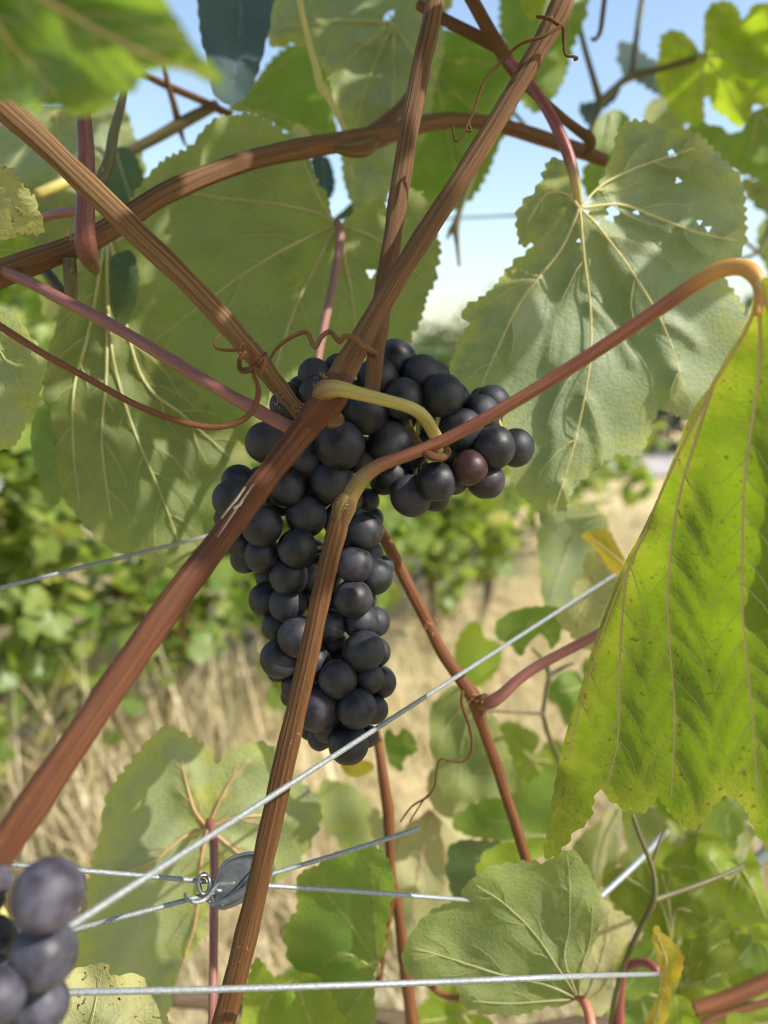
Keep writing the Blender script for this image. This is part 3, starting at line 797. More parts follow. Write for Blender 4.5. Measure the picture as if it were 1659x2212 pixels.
# tendrils of cane B
tube('tendril', [(582, 778, .303, 3), (600, 750, .302, 4), (632, 727, .300, 5), (662, 718, .298, 5), (674, 740, .294, 5), (682, 750, .293, 4.5), (695, 727, .294, 5.5), (713, 717, .296, 5.5), (727, 732, .292, 6), (734, 738, .290, 5.5), (745, 727, .289, 6), (766, 730, .287, 6), (785, 748, .287, 6), (812, 762, .295, 5), (806, 770, .299, 4), (770, 742, .302, 4)], M['tendril'], sB, 10, 8, 0.06, 5)["label"] = 'corkscrewed brown tendril just above the top grapes'
tube('tendril', [(1160, 36, .299, 3.5), (1185, 40, .296, 4), (1205, 52, .296, 4.5), (1216, 60, .298, 4), (1218, 90, .301, 3.5), (1222, 118, .302, 3), (1238, 122, .302, 3), (1246, 126, .303, 4), (1240, 130, .303, 2.5)], M['bark_dark'], sB, 8, 8)
tube('tendril', [(1210, 58, .294, 3.5), (1170, 80, .294, 4), (1125, 95, .296, 3.5), (1085, 130, .30, 3.2), (1050, 170, .302, 3), (1035, 205, .303, 3), (1024, 240, .303, 3), (1012, 265, .303, 3.4), (1018, 282, .302, 3), (1006, 280, .302, 2.6), (1012, 262, .302, 2.6), (1002, 290, .302, 2.4), (985, 305, .302, 2.6), (980, 290, .302, 2.4), (978, 272, .302, 2.2)], M['bark_dark'], sB, 8, 8)["label"] = 'thin dark dried tendril wound round the cane top'

for pts_ in ([(478, 1120, .2525, 1), (500, 1092, .2540, 1.6), (512, 1078, .2550, 2.2), (530, 1052, .2565, 1)], [(470, 1160, .2515, .8), (505, 1108, .2545, 1.2), (548, 1045, .2585, .8)], [(505, 1098, .2545, 2), (518, 1090, .2552, 2.6), (526, 1076, .2560, 1)]):
    tube('bark_scratch', [(x, y, d - .0, r) for x, y, d, r in pts_], M['fibre_pale'], sB, 6, 6)
# cane A: enters from the upper left, ends at the node
sA = shoot('striped orange-brown cane from the left edge ending above the grapes', (640, 888, .303))
tube('cane', [(-420, -170, .275, 42), (-90, 145, .283, 39), (0, 226, .286, 37), (120, 334, .289, 34.5), (260, 468, .293, 32.5), (380, 585, .297, 31), (480, 692, .300, 29.5), (545, 765, .302, 29), (600, 832, .304, 25), (630, 870, .305, 23), (648, 896, .306, 19)], M['bark_pale'], sA, 44, 10, 0.09, 21, 0.0004, rs=0.77)
fibres(sA, [(600, 862, .301, 8, 14), (560, 790, .298, 10, 20), (532, 755, .296, 9, 16), (640, 880, .298, 6, 14)], 8)
tube('tendril', [(476, 722, .288, 2), (464, 735, .287, 2.6), (466, 752, .286, 3), (490, 757, .285, 4), (520, 755, .284, 5), (535, 750, .284, 6), (548, 762, .286, 7), (545, 785, .289, 6), (548, 810, .290, 5.5), (555, 828, .290, 6), (558, 850, .288, 7), (550, 880, .286, 7.5), (528, 905, .284, 7.5), (485, 921, .283, 7.5), (430, 920, .283, 7.8), (360, 902, .284, 8.3), (280, 868, .286, 8.5), (190, 818, .288, 8.5), (90, 762, .291, 9), (0, 705, .294, 9.5), (-60, 668, .295, 10)], M['bark_orange'], sA, 14, 8, 0.08, 25, rs=0.85)["label"] = 'long woody tendril looping down from the cane and off to the left'
tube('tendril', [(530, 760, .291, 5), (518, 778, .289, 5), (520, 798, .290, 6), (535, 800, .287, 7), (552, 790, .289, 5), (566, 776, .291, 6), (575, 762, .292, 4)], M['bark_dark'], sA, 10, 8, 0.1, 27)
tube('tendril', [(557, 795, .291, 3), (562, 780, .289, 5), (572, 774, .289, 5), (570, 790, .289, 6), (562, 806, .290, 4)], M['tendril'], sA, 10, 6, 0.1, 29)

# cane C with the big yellowing leaf on its right
sC = shoot('narrow grooved brown cane standing before the grapes with a large yellow-green leaf', (470, 2260, .289))
tube('cane', [(452, 2330, .289, 31), (492, 2180, .289, 30), (540, 1985, .289, 29.5), (586, 1780, .289, 29), (630, 1580, .289, 28), (672, 1390, .289, 26.5), (708, 1225, .289, 25.5), (736, 1112, .289, 26.5), (741, 1088, .289, 28)], M['bark_dark'], sC, 44, 10, 0.11, 31, 0.0004, rs=0.79)
tube('node', [(731, 1140, .2895, 20), (737, 1116, .289, 27), (743, 1096, .2885, 30), (752, 1078, .288, 26), (764, 1058, .2885, 14)], M['node_green'], sC, 28, 6, 0.06, 33, rs=0.84)
fibres(sC, [(740, 1098, .284, 8, 12), (640, 1600, .284, 10, 5), (530, 2050, .284, 12, 6)], 9, ln=5)
SPOT10 = []
J10 = (1640, 604)
leaf(sC, [(1640, 606), (1612, 700), (1575, 760), (1535, 830), (1490, 900), (1450, 1000), (1418, 1080), (1380, 1160), (1345, 1225), (1312, 1310), (1280, 1400), (1250, 1500), (1218, 1600), (1198, 1700), (1184, 1800), (1180, 1850),
          (1215, 1832), (1248, 1795), (1272, 1772), (1280, 1722), (1300, 1705), (1318, 1732), (1350, 1752), (1392, 1750), (1415, 1722), (1428, 1725), (1450, 1765), (1490, 1792), (1518, 1772), (1545, 1735), (1570, 1722), (1600, 1742), (1640, 1800), (1680, 1850),
          (1760, 1780), (1820, 1600), (1850, 1350), (1840, 1100), (1800, 850), (1740, 690), (1680, 615)],
     J10, .232, 'yellow',
     [[(1618, 700), (1541, 832), (1457, 1000), (1388, 1160), (1321, 1310), (1261, 1500), (1226, 1640)], [None, (1400, 1138), (1372, 1195), (1352, 1255), (1340, 1400), (1334, 1600), (1310, 1700)],
      [None, (1538, 838), (1500, 960), (1462, 1100), (1442, 1300), (1457, 1530), (1450, 1720)], [(1640, 800), (1612, 1000), (1604, 1170), (1604, 1320), (1624, 1535), (1640, 1740)], [(1700, 800), (1760, 1000), (1790, 1250)]],
     (-.85, .22), (30, 7), .0014, 1, 10, 101, .0009, smooth_above=1680, wl=200.0, bw=40.0, folds=[((1660, 1040), (1630, 1330), 60, -.007), ((1600, 720), (1405, 1090), 46, .010), ((1405, 1090), (1205, 1640), 46, .010)], latsp=100.0, vmat='vein_tan', vr=4.6,
     petiole=[(752, 1085, .288, 21), (765, 1058, .287, 22), (785, 1030, .285, 21), (820, 1005, .283, 18), (870, 986, .281, 16.5), (950, 955, .278, 16), (1050, 903, .273, 16), (1150, 845, .268, 16.5), (1250, 783, .262, 17), (1350, 717, .256, 17.5), (1440, 656, .250, 18.5), (1500, 614, .246, 20), (1550, 585, .242, 21), (1595, 577, .238, 21), (1625, 590, .235, 21), (1642, 622, .233, 17), (1636, 680, .231, 9)],
     pmat='redbrown', label='large yellow-green leaf hanging at the right edge', closed_smooth=True)

# cane D: arching cane across the upper half, with the large centre leaf and the left leaves
sD = shoot('arching brown cane crossing the upper half with big pale leaves behind it', (-40, 625, .37))
tube('cane', [(-420, 700, .34, 44), (-90, 622, .352, 43), (0, 592, .356, 39), (90, 560, .36, 36), (180, 525, .366, 35), (260, 480, .374, 33), (350, 422, .384, 31), (450, 378, .396, 29), (560, 340, .41, 28.5), (680, 316, .425, 28.5), (770, 303, .437, 31), (810, 297, .443, 32), (860, 284, .45, 25), (930, 266, .46, 23), (1010, 262, .47, 22), (1090, 274, .48, 21), (1180, 300, .49, 21), (1250, 324, .495, 21), (1310, 348, .50, 17)], M['bark'], sD, 40, 10, 0.09, 41, 0.0006, rs=0.7)
tube('bud', [(715, 318, .428, 8), (755, 324, .43, 15), (790, 320, .434, 17), (812, 306, .44, 9)], M['node_green'], sD, 16, 6, 0.05, 43)
tube('side_shoot', [(800, 290, .441, 16), (830, 266, .45, 14), (870, 228, .47, 12), (905, 180, .49, 11)], M['bark_dark'], sD, 16, 8, 0.08, 44)
tube('petiole', [(206, 585, .372, 12), (196, 566, .356, 22), (187, 540, .3455, 29), (183, 485, .34, 27), (186, 400, .338, 24), (186, 320, .336, 22), (180, 240, .333, 19), (178, 180, .33, 18)], M['stalk'], sD, 22, 8, 0.03, 45, rs=0.78)["label"] = 'thick dark red leaf stalk standing upright behind the left cane'
tube('petiole', [(215, 395, .385, 14), (236, 345, .39, 12), (245, 290, .395, 11), (262, 225, .40, 9), (270, 170, .40, 8)], M['olive_stem'], sD, 14, 8, 0.03, 46)
tube('petiole', [(175, 455, .39, 11), (120, 462, .40, 10), (80, 475, .41, 9)], M['pink'], sD, 14, 6)
tube('petiole', [(75, 555, .375, 10), (110, 600, .37, 12), (140, 640, .365, 12), (152, 640, .365, 13), (152, 600, .36, 14), (150, 560, .36, 14)], M['olive_stem'], sD, 14, 8)
fibres(sD, [(150, 505, .345, 10, 26), (215, 355, .38, 8, 14)], 12, ln=9)
leaf(sD, [(500, 247), (560, 256), (612, 278), (652, 312), (678, 365), (705, 430), (726, 484), (752, 470), (800, 440), (850, 425), (893, 415), (925, 440), (942, 500), (946, 600), (918, 640), (908, 700), (880, 745), (850, 820), (780, 900), (680, 960), (560, 1000), (450, 960), (350, 880), (290, 790), (270, 690), (292, 560), (278, 480), (298, 410), (325, 368), (390, 330), (440, 280)],
     (727, 487), .455, 'under_olive', [[(690, 430), (665, 370), (640, 300)], [(690, 462), (590, 440), (480, 428), (380, 415), (310, 430)], [(660, 515), (560, 570), (440, 655), (330, 740)], [(690, 560), (640, 660), (600, 780), (570, 920)], [(745, 560), (765, 680), (770, 800)], [(790, 505), (860, 550), (920, 610)]],
     (.10, -.05), (22, 8), .0026, 1, 12, 201, .005, vmat='vein', vr=4.2, holes=[(801, 590, 9), (838, 442, 6), (915, 420, 5)],
     petiole=[(727, 480, .452, 9), (735, 500, .447, 12), (730, 560, .44, 11.5), (712, 650, .42, 11), (695, 730, .40, 11), (683, 800, .385, 11), (675, 860, .375, 11)], pmat='pink_soft', label='largest olive-green leaf underside behind the centre canes')
leaf(sD, [(212, 522), (250, 522), (285, 545), (301, 592), (298, 640), (262, 706), (300, 745), (375, 795), (440, 870), (500, 925), (535, 985), (545, 1060), (520, 1120), (470, 1190), (420, 1235), (330, 1215), (250, 1190), (200, 1150), (140, 1085), (118, 1060), (108, 1000), (105, 900), (90, 868), (100, 790), (125, 700), (160, 610)],
     (232, 500), .415, 'under', [[(232, 600), (236, 700), (250, 800), (290, 930), (345, 1060), (390, 1180)], [(265, 620), (285, 660)], [(300, 800), (400, 900), (500, 990)], [(190, 720), (160, 840), (158, 960), (170, 1080)], [(230, 800), (220, 950), (240, 1120)]],
     (.12, .05), (40, 5), .0034, 1, 12, 203, .004, vmat='vein', vr=4.6, folds=[((165, 600), (100, 850), 24, -.006)], label='long drooping leaf underside left of the grapes')
leaf(sD, [(94, 872), (108, 885), (116, 960), (130, 1060), (120, 1090), (95, 1080), (75, 1000), (66, 930), (78, 890)], (94, 872), .41, 'green', [], (0, 0), (26, 3), .001, 1, 10, 204, .002, vr=1.5, lat=False, label='narrow dark green folded lobe at the left leaf edge')
leaf(sD, [(262, 545), (285, 545), (301, 592), (298, 640), (262, 712), (246, 700), (240, 620), (240, 560)], (250, 540), .405, 'dark', [], (0, 0), (30, 4), .001, 1, 10, 205, .002, lat=False, label='small dark upturned flap beside the arching cane')
leaf(sD, [(-60, 640), (0, 662), (40, 690), (75, 735), (98, 775), (92, 830), (82, 870), (55, 905), (35, 960), (0, 976), (-60, 980)], (-60, 700), .33, 'pale', [[(0, 760), (60, 860)], [(0, 700), (70, 760)], [(-20, 850), (10, 940)]], (.1, .0), (26, 5), .002, 1, 11, 206, .003, vr=2.5, label='pale grey-green leaf cut by the left edge below the canes')
leaf(sD, [(-60, 350), (0, 358), (35, 368), (50, 400), (72, 425), (80, 450), (98, 485), (88, 506), (50, 500), (20, 515), (-60, 530)], (-70, 420), .30, 'speck', [[(0, 430), (70, 470)], [(-10, 390), (30, 385)]], (.3, .6), (22, 6), .002, 1, 9, 207, .003, vr=2.2, label='sunlit pale speckled leaf tip at the left edge')
leaf(sD, [(-60, 495), (20, 505), (70, 520), (85, 545), (60, 575), (0, 600), (-60, 610)], (-60, 540), .40, 'lime', [[(20, 540), (70, 548)]], (.1, .3), (22, 5), .002, 1, 10, 208, .003, vr=2.0, label='yellow-green leaf under the left end of the arching cane')
leaf(sD, [(-60, 210), (60, 225), (160, 225), (250, 215), (292, 290), (310, 350), (300, 400), (250, 470), (150, 480), (60, 440), (-60, 420)], (120, 240), .62, 'under_grey', [[(60, 310), (0, 390)], [(130, 340), (120, 450)], [(180, 300), (270, 400)], [(200, 250), (280, 290)]], (.1, -.2), (30, 6), .004, 1, 14, 209, .006, vr=2.6, label='grey-green leaf behind the red stalk at upper left')
leaf(sD, [(245, 325), (275, 318), (300, 345), (310, 400), (300, 450), (270, 470), (235, 440), (230, 380)], (250, 325), .56, 'dark', [[(270, 390), (290, 450)]], (.1, 0), (26, 5), .003, 1, 11, 210, .003, vr=1.8, lat=False, label='small dark leaf between the arching cane and the sky gap')
leaf(sD, [(-60, 380), (60, 400), (130, 405), (190, 440), (210, 520), (160, 560), (60, 545), (-60, 520)], (-20, 420), .58, 'under', [[(80, 460), (180, 510)]], (.1, 0), (26, 5), .003, 1, 13, 211, .004, vr=2, label='shaded leaf behind the left cane crossing')
gl(sD, 210, 560, 190, -20, .56, 'under', 212, label='shaded leaf underside behind the pink petiole')

# cane E
sE = shoot('straight upright cane at top centre passing behind the diagonal cane', (800, 900, .325))
tube('cane', [(796, 905, .328, 22), (808, 800, .326, 23), (822, 680, .325, 24), (842, 540, .326, 24.5), (864, 400, .328, 25), (888, 260, .331, 25), (915, 120, .334, 25), (940, 0, .337, 25.5), (958, -90, .34, 26), (1010, -420, .35, 26), (1040, -700, .355, 25)], M['bark'], sE, 44, 10, 0.09, 51, 0.0005, rs=0.82)
leaf(sE, [(585, -80), (577, 60), (590, 100), (640, 92), (690, 140), (722, 200), (735, 300), (748, 400), (770, 462), (810, 445), (850, 400), (900, 330), (940, 200), (960, 60), (970, -80)], (850, 50), .58, 'under_grey', [[(760, 45), (660, 50), (600, 60)], [(770, 110), (700, 180)], [(800, 160), (765, 300), (760, 430)], [(850, 180), (840, 320)], [(900, 130), (930, 220)]],
     (.0, -.15), (30, 6), .005, 1, 13, 221, .007, vr=3.0, holes=[(836, 38, 7), (846, 28, 6)], label='grey-green hanging leaf behind the upright cane at top')
leaf(sE, [(495, 235), (520, 200), (560, 160), (590, 130), (640, 95), (690, 120), (720, 200), (722, 300), (690, 330), (640, 300), (600, 270), (550, 250)], (500, 230), .68, 'green', [[(580, 215), (690, 180)], [(590, 250), (700, 290)], [(570, 170), (640, 110)]], (.1, .1), (26, 6), .004, 1, 13, 222, .005, vr=2, label='bright mid-green leaf behind the dark blue one at top')
leaf(sE, [(445, -60), (432, 60), (445, 130), (455, 180), (470, 212), (498, 224), (530, 208), (556, 165), (575, 90), (588, 10), (600, -60)], (520, -80), .52, 'blue', [[(520, 40), (500, 200)]], (.2, -.5), (40, 3), .004, -1, 11, 223, .005, vr=1.2, lat=False, vmat='vein_dim', label='dark blue-green leaf tip hanging against the sky')
leaf(sE, [(672, 345), (690, 335), (712, 345), (722, 390), (715, 425), (698, 430), (682, 400)], (695, 335), .66, 'blue', [[(700, 380), (702, 420)]], (0, -.4), (24, 3), .002, -1, 9, 224, .002, vr=1.4, lat=False, label='tiny dark blue leaf tip under the arching cane')
leaf(sE, [(715, 478), (740, 455), (770, 430), (778, 440), (765, 465), (740, 475)], (715, 478), .64, 'dark', [], (0, 0), (24, 3), .001, 1, 8, 225, .002, lat=False, label='dark leaf sliver above the centre petiole')
leaf(sE, [(905, 120), (960, 72), (1030, 80), (1075, 105), (1115, 160), (1120, 220), (1080, 300), (1060, 370), (1010, 430), (950, 470), (900, 450), (880, 380), (890, 240)], (930, 130), .66, 'green', [[(980, 200), (1060, 260)], [(960, 250), (990, 400)], [(1000, 130), (1080, 140)]], (.0, .1), (28, 7), .005, 1, 14, 226, .006, vr=2.4, label='mid-green leaf between the two top canes')
tube('twig', [(640, -40, .46, 7), (655, 40, .46, 6), (675, 120, .455, 6.5), (684, 150, .455, 8), (692, 185, .452, 9), (702, 195, .452, 10), (718, 225, .448, 6.5), (735, 260, .445, 6), (748, 292, .442, 6)], M['yellowstem'], sE, 12, 8, 0.04, 55)
leaf(sE, [(636, 300), (630, 275), (650, 268), (668, 285), (682, 312), (670, 318), (650, 308)], (670, 318), .45, 'cream', [], (0, 0), (24, 3), .001, 1, 7, 227, .001, lat=False, label='small curled cream bud scale on the arching cane')

# top right: red petiole with the big pale leaf; brown side cane
sJ = shoot('dark cane at top right with a red leaf stalk and a broad pale leaf', (1000, -60, .40))
tube('cane', [(985, -60, .40, 16), (1020, 0, .40, 17), (1065, 80, .405, 18), (1110, 150, .41, 17), (1160, 205, .42, 13), (1210, 250, .43, 12), (1248, 280, .44, 13), (1272, 298, .445, 15), (1276, 318, .45, 12), (1262, 335, .455, 9)], M['bark_dark'], sJ, 18, 8, 0.05, 61, rs=0.8)
tube('cane', [(905, 10, .43, 11), (960, 42, .425, 12), (1030, 78, .42, 13), (1090, 110, .415, 13)], M['bark_dark'], sJ, 16, 8, 0.05, 62)
leaf(sJ, [(1252, 446), (1240, 400), (1228, 362), (1196, 346), (1175, 372), (1160, 400), (1125, 450), (1118, 520), (1128, 536), (1150, 530), (1135, 550), (1080, 600), (1030, 650), (1003, 672), (1012, 700), (985, 745), (976, 800), (985, 860), (1050, 905), (1085, 960), (1110, 1040), (1150, 1100), (1186, 1146), (1215, 1110), (1250, 1050), (1290, 1005), (1330, 985), (1378, 988), (1395, 950), (1405, 910), (1440, 888), (1480, 905), (1560, 900), (1600, 800), (1610, 700), (1590, 640), (1570, 590), (1600, 540), (1614, 480), (1610, 430), (1585, 370), (1545, 320), (1500, 290), (1450, 280), (1410, 262), (1350, 272), (1318, 330), (1300, 400), (1275, 440)],
     (1252, 450), .40, 'under_grey',
     [[(1262, 560), (1276, 680), (1272, 800), (1240, 960), (1195, 1110)], [(1300, 500), (1380, 610), (1440, 720), (1480, 850)], [(1340, 442), (1420, 470), (1500, 500), (1590, 520)], [(1210, 540), (1120, 660), (1040, 830)], [(1300, 400), (1380, 360), (1500, 320)], [(1225, 420), (1180, 420), (1140, 480)]],
     (.02, .06), (26, 8), .0075, 1, 12, 231, .006, wl=340.0, bw=58.0, latsp=190.0, vmat='vein_cream', vr=3.6,
     holes=[(1325, 452, 13), (1318, 470, 10), (1265, 458, 7), (1375, 458, 6), (1452, 332, 8), (1465, 390, 6), (1448, 330, 5), (1511, 480, 5), (1530, 494, 6), (1290, 482, 5), (1250, 520, 4)],
     folds=[((1252, 450), (1180, 1100), 20, -.003), ((1290, 500), (1480, 850), 18, -.002)],
     petiole=[(1098, 128, .405, 12), (1140, 175, .40, 12), (1175, 225, .395, 13), (1205, 280, .39, 14.5), (1228, 335, .388, 15), (1243, 390, .388, 13), (1250, 436, .393, 9.5), (1253, 468, .3965, 6.5), (1257, 510, .3995, 4.5)], pmat='redstem9', label='broad pale grey-green leaf with insect holes right of the grapes')
leaf(sJ, [(1090, -80), (1085, 60), (1100, 130), (1130, 220), (1170, 245), (1205, 190), (1232, 130), (1250, 70), (1268, 10), (1290, -80)], (1180, -60), .70, 'green', [[(1170, 60), (1160, 200)], [(1220, 20), (1230, 90)]], (0, -.1), (26, 7), .004, 1, 13, 232, .006, vr=2.2, label='green leaf behind the top of the diagonal cane')
leaf(sJ, [(1130, -50), (1180, -40), (1170, 20), (1150, 45), (1128, 20)], (1150, -50), .5, 'lime', [], (0, -.2), (20, 4), .002, 1, 10, 233, .002, lat=False, label='bright leaf tip at the top edge by the diagonal cane')

# upper right shoot with backlit lobed leaf
sI = shoot('thin pale stems with a backlit lobed leaf against the sky at upper right', (1295, 225, .75))
for k, pt in enumerate([[(1400, -60, .78, 5), (1385, 10, .78, 6), (1375, 80, .78, 6), (1365, 160, .78, 7)],
                        [(1248, 40, .74, 5), (1262, 100, .74, 6), (1282, 170, .745, 7), (1297, 222, .75, 9)],
                        [(1265, 310, .72, 6), (1280, 270, .74, 7), (1297, 225, .75, 9), (1330, 188, .76, 7), (1365, 165, .77, 9), (1430, 148, .76, 7), (1520, 120, .75, 7)],
                        [(1310, -40, .6, 5), (1302, 30, .6, 5.5), (1296, 70, .6, 5), (1284, 86, .6, 4), (1277, 82, .6, 3)],
                        [(1100, 235, .70, 4), (1130, 265, .70, 4), (1160, 300, .70, 3)], [(1655, 560, .8, 4), (1620, 530, .8, 4), (1600, 515, .8, 3)], [(1670, 470, .8, 5), (1640, 540, .8, 5), (1600, 560, .8, 4)]]):
    tube('stem', pt, M['olive_stem'] if k != 3 else M['bark_dark'], sI, 10, 8)
leaf(sI, [(1517, 122), (1500, 92), (1478, 70), (1458, 65), (1432, 80), (1424, 115), (1413, 150), (1420, 180), (1440, 215), (1448, 240), (1478, 262), (1512, 286), (1522, 255), (1524, 212), (1532, 212), (1545, 235), (1568, 250), (1596, 278), (1620, 255), (1626, 215), (1650, 230), (1720, 220), (1740, 120), (1700, 30), (1650, 10), (1625, 18), (1605, 40), (1596, 18), (1570, 4), (1535, 15), (1519, 45), (1520, 90)],
     (1519, 120), .74, 'lime', [[(1470, 150), (1440, 190)], [(1515, 180), (1508, 265)], [(1560, 170), (1600, 255)], [(1600, 130), (1690, 180)], [(1540, 60), (1570, 15)], [(1480, 95), (1450, 80)]], (-.6, .3), (22, 5), .004, 1, 10, 241, .005, vr=2.4, label='glowing lobed leaf at the upper right corner')
for a in [((1336, 98), (1362, 100), (1395, 118), (1440, 150), (1438, 205), (1400, 195), (1370, 170), (1342, 140)), ]:
    leaf(sI, list(a), (1440, 160), .86, 'blue', [], (0, 0), (24, 8), .003, 1, 11, 242, .004, lat=False, label='dark teal leaf against the sky beside the thin stems')
leaf(sI, [(1262, 400), (1275, 320), (1290, 262), (1325, 236), (1358, 255), (1356, 320), (1340, 400), (1300, 450)], (1320, 245), .64, 'green', [[(1310, 300), (1300, 400)]], (0, 0), (22, 6), .003, 1, 12, 243, .004, vr=1.8, lat=False, label='small green leaf above the broad pale leaf')
leaf(sI, [(1250, 225), (1290, 215), (1340, 180), (1330, 215), (1300, 240), (1270, 265)], (1330, 185), .82, 'blue', [], (0, 0), (24, 5), .003, 1, 11, 244, .004, lat=False, label='dark leaf sliver behind the thin stems')
leaf(sI, [(1390, 240), (1415, 212), (1450, 215), (1480, 245), (1478, 300), (1440, 300), (1400, 280)], (1430, 215), .80, 'under_grey', [], (0, 0), (24, 6), .003, 1, 11, 245, .004, lat=False, label='greyish leaf under the glowing lobed leaf')
leaf(sI, [(1470, 290), (1520, 270), (1590, 285), (1640, 235), (1730, 240), (1760, 330), (1720, 400), (1640, 390), (1595, 375), (1540, 330)], (1640, 240), .66, 'green', [[(1620, 320), (1600, 370)], [(1680, 310), (1700, 380)]], (-.2, .1), (26, 7), .003, 1, 12, 246, .005, vr=2, label='shaded green leaf at the right edge over the broad pale leaf')
leaf(sI, [(1600, 392), (1640, 385), (1740, 380), (1750, 470), (1668, 470), (1640, 450), (1615, 420)], (1700, 385), .78, 'under', [], (0, 0), (24, 6), .003, 1, 12, 247, .005, lat=False, label='grey leaf at the right edge beside the sky gap')
leaf(sI, [(1650, 470), (1740, 460), (1760, 620), (1690, 640), (1645, 560)], (1740, 470), .85, 'green', [], (0, 0), (24, 6), .003, 1, 13, 248, .005, lat=False, label='green leaf behind the bent leaf stalk at right')
# dangling broken tendril and twigs in front of the sky
tube('tendril', [(1040, 330, .62, 4), (1018, 390, .62, 5), (995, 450, .62, 6), (985, 490, .62, 8), (988, 530, .62, 5), (992, 575, .62, 3)], M['olive_stem'], sI, 8, 8)
tube('tendril', [(986, 480, .62, 7), (974, 498, .62, 6), (966, 516, .62, 2)], M['olive_stem'], sI, 8, 6)
sL = shoot('thin grey crossed twigs in the sky gap at upper left', (285, 325, .60))
tube('twig', [(275, 330, .6, 11), (340, 296, .6, 12), (400, 262, .6, 13), (470, 225, .6, 11)], M['olive_stem'], sL, 12, 8, .05, 71)
tube('twig', [(300, 155, .58, 7), (360, 185, .585, 8), (430, 215, .59, 8), (500, 250, .6, 9)], M['bark_dark'], sL, 12, 8, .05, 72)
tube('twig', [(352, 130, .57, 5), (362, 180, .58, 6), (375, 225, .59, 7), (385, 265, .6, 8), (395, 300, .61, 4), (402, 315, .61, 2.5)], M['bark_dark'], sL, 12, 8, .05, 73)
tube('twig', [(80, 420, .52, 11), (140, 395, .53, 12), (215, 358, .55, 12)], M['yellowstem'], sL, 12, 8, .05, 74)

# close out-of-focus leaf in the top left corner
sM = shoot('out-of-focus yellow-green leaf close to the lens in the top left corner', (-120, -120, .16))
leaf(sM, [(-160, -160), (330, -160), (345, -60), (360, 10), (392, 60), (425, 105), (462, 140), (480, 165), (472, 184), (440, 168), (400, 152), (345, 152), (312, 165), (290, 195), (255, 205), (215, 240), (170, 254), (120, 232), (70, 236), (20, 215), (-60, 210), (-160, 150)],
     (-120, -140), .148, 'green', [[(100, 0), (300, 110), (465, 168)], [(0, 60), (120, 200)], [(120, -100), (320, -60)]], (-.45, .55), (40, 6), .002, 1, 12, 251, .002, vr=6, vmat='vein_tan')

# cane F behind the grapes, right side
sF = shoot('slender red-brown cane slanting down behind the grapes with a pink leaf stalk', (1140, 1850, .41))
tube('cane', [(770, 1040, .375, 16), (800, 1105, .378, 17), (850, 1200, .383, 18), (905, 1308, .388, 18.5), (960, 1415, .393, 19), (1005, 1480, .396, 21), (1026, 1512, .398, 24), (1040, 1560, .401, 18), (1068, 1640, .406, 17), (1100, 1740, .412, 16.5), (1135, 1850, .42, 16), (1160, 1930, .425, 16)], M['bark_orange'], sF, 30, 10, 0.08, 81, .0005, rs=0.7)
tube('bud', [(1028, 1518, .393, 10), (1042, 1508, .39, 9), (1052, 1500, .389, 4)], M['bark_dark'], sF, 12, 6)
fibres(sF, [(1032, 1505, .385, 8, 12), (930, 1350, .378, 10, 12)], 17, mat='fibre', ln=8)
tube('tendril', [(1000, 1492, .385, 5), (998, 1520, .384, 5), (1012, 1560, .384, 5), (1020, 1600, .384, 4.5), (1015, 1632, .384, 4), (996, 1646, .384, 3.5), (970, 1643, .384, 3), (952, 1640, .384, 3), (944, 1660, .385, 3), (938, 1700, .386, 2.6), (915, 1728, .387, 2.4), (885, 1775, .388, 2)], M['bark_dark'], sF, 10, 8, .06, 83, rs=.75)
tube('tendril', [(938, 1700, .386, 2.4), (925, 1720, .387, 2.6), (890, 1742, .388, 2.3), (865, 1775, .389, 1.8)], M['bark_dark'], sF, 8, 8)
tube('twig', [(1050, 1535, .5, 3), (1100, 1538, .52, 3), (1155, 1541, .54, 3.5), (1172, 1545, .55, 5), (1182, 1580, .56, 5.5), (1200, 1625, .57, 5), (1215, 1660, .58, 4)], M['olive_stem'], sF, 8, 8)
tube('twig', [(1172, 1545, .55, 5), (1180, 1490, .55, 5), (1186, 1460, .55, 6), (1175, 1430, .56, 4), (1150, 1400, .56, 3)], M['olive_stem'], sF, 8, 8)
tube('twig', [(1186, 1460, .55, 6), (1210, 1445, .55, 4), (1240, 1432, .55, 3)], M['olive_stem'], sF, 8, 8)
tube('petiole', [(1035, 1520, .396, 12), (1058, 1517, .392, 15), (1085, 1500, .39, 13), (1120, 1468, .39, 11.5), (1160, 1440, .39, 11.5), (1200, 1418, .388, 11), (1250, 1392, .385, 11), (1310, 1360, .38, 11)], M['pink'], sF, 16, 8, .02, 86)["label"] = 'dusty pink stalk branching right from the slanting cane'
leaf(sF, [(1165, 1140), (1200, 1105), (1240, 1090), (1290, 1100), (1314, 1125), (1312, 1180), (1300, 1240), (1260, 1300), (1215, 1320), (1180, 1312), (1165, 1230)], (1310, 1110), .60, 'under_grey', [[(1240, 1160), (1190, 1290)], [(1220, 1120), (1180, 1150)]], (.1, .2), (30, 4), .003, 1, 13, 261, .004, vr=1.8, lat=False, label='blurred grey leaf beneath the tip of the broad pale leaf')
leaf(sF, [(1256, 1155), (1290, 1146), (1315, 1150), (1335, 1180), (1350, 1215), (1330, 1240), (1300, 1205), (1275, 1175)], (1350, 1220), .50, 'gold', [[(1300, 1180), (1270, 1158)]], (-.4, .4), (22, 4), .002, 1, 10, 262, .003, vr=1.8, lat=False, label='bright yellow folded leaf tip above the diagonal wire')
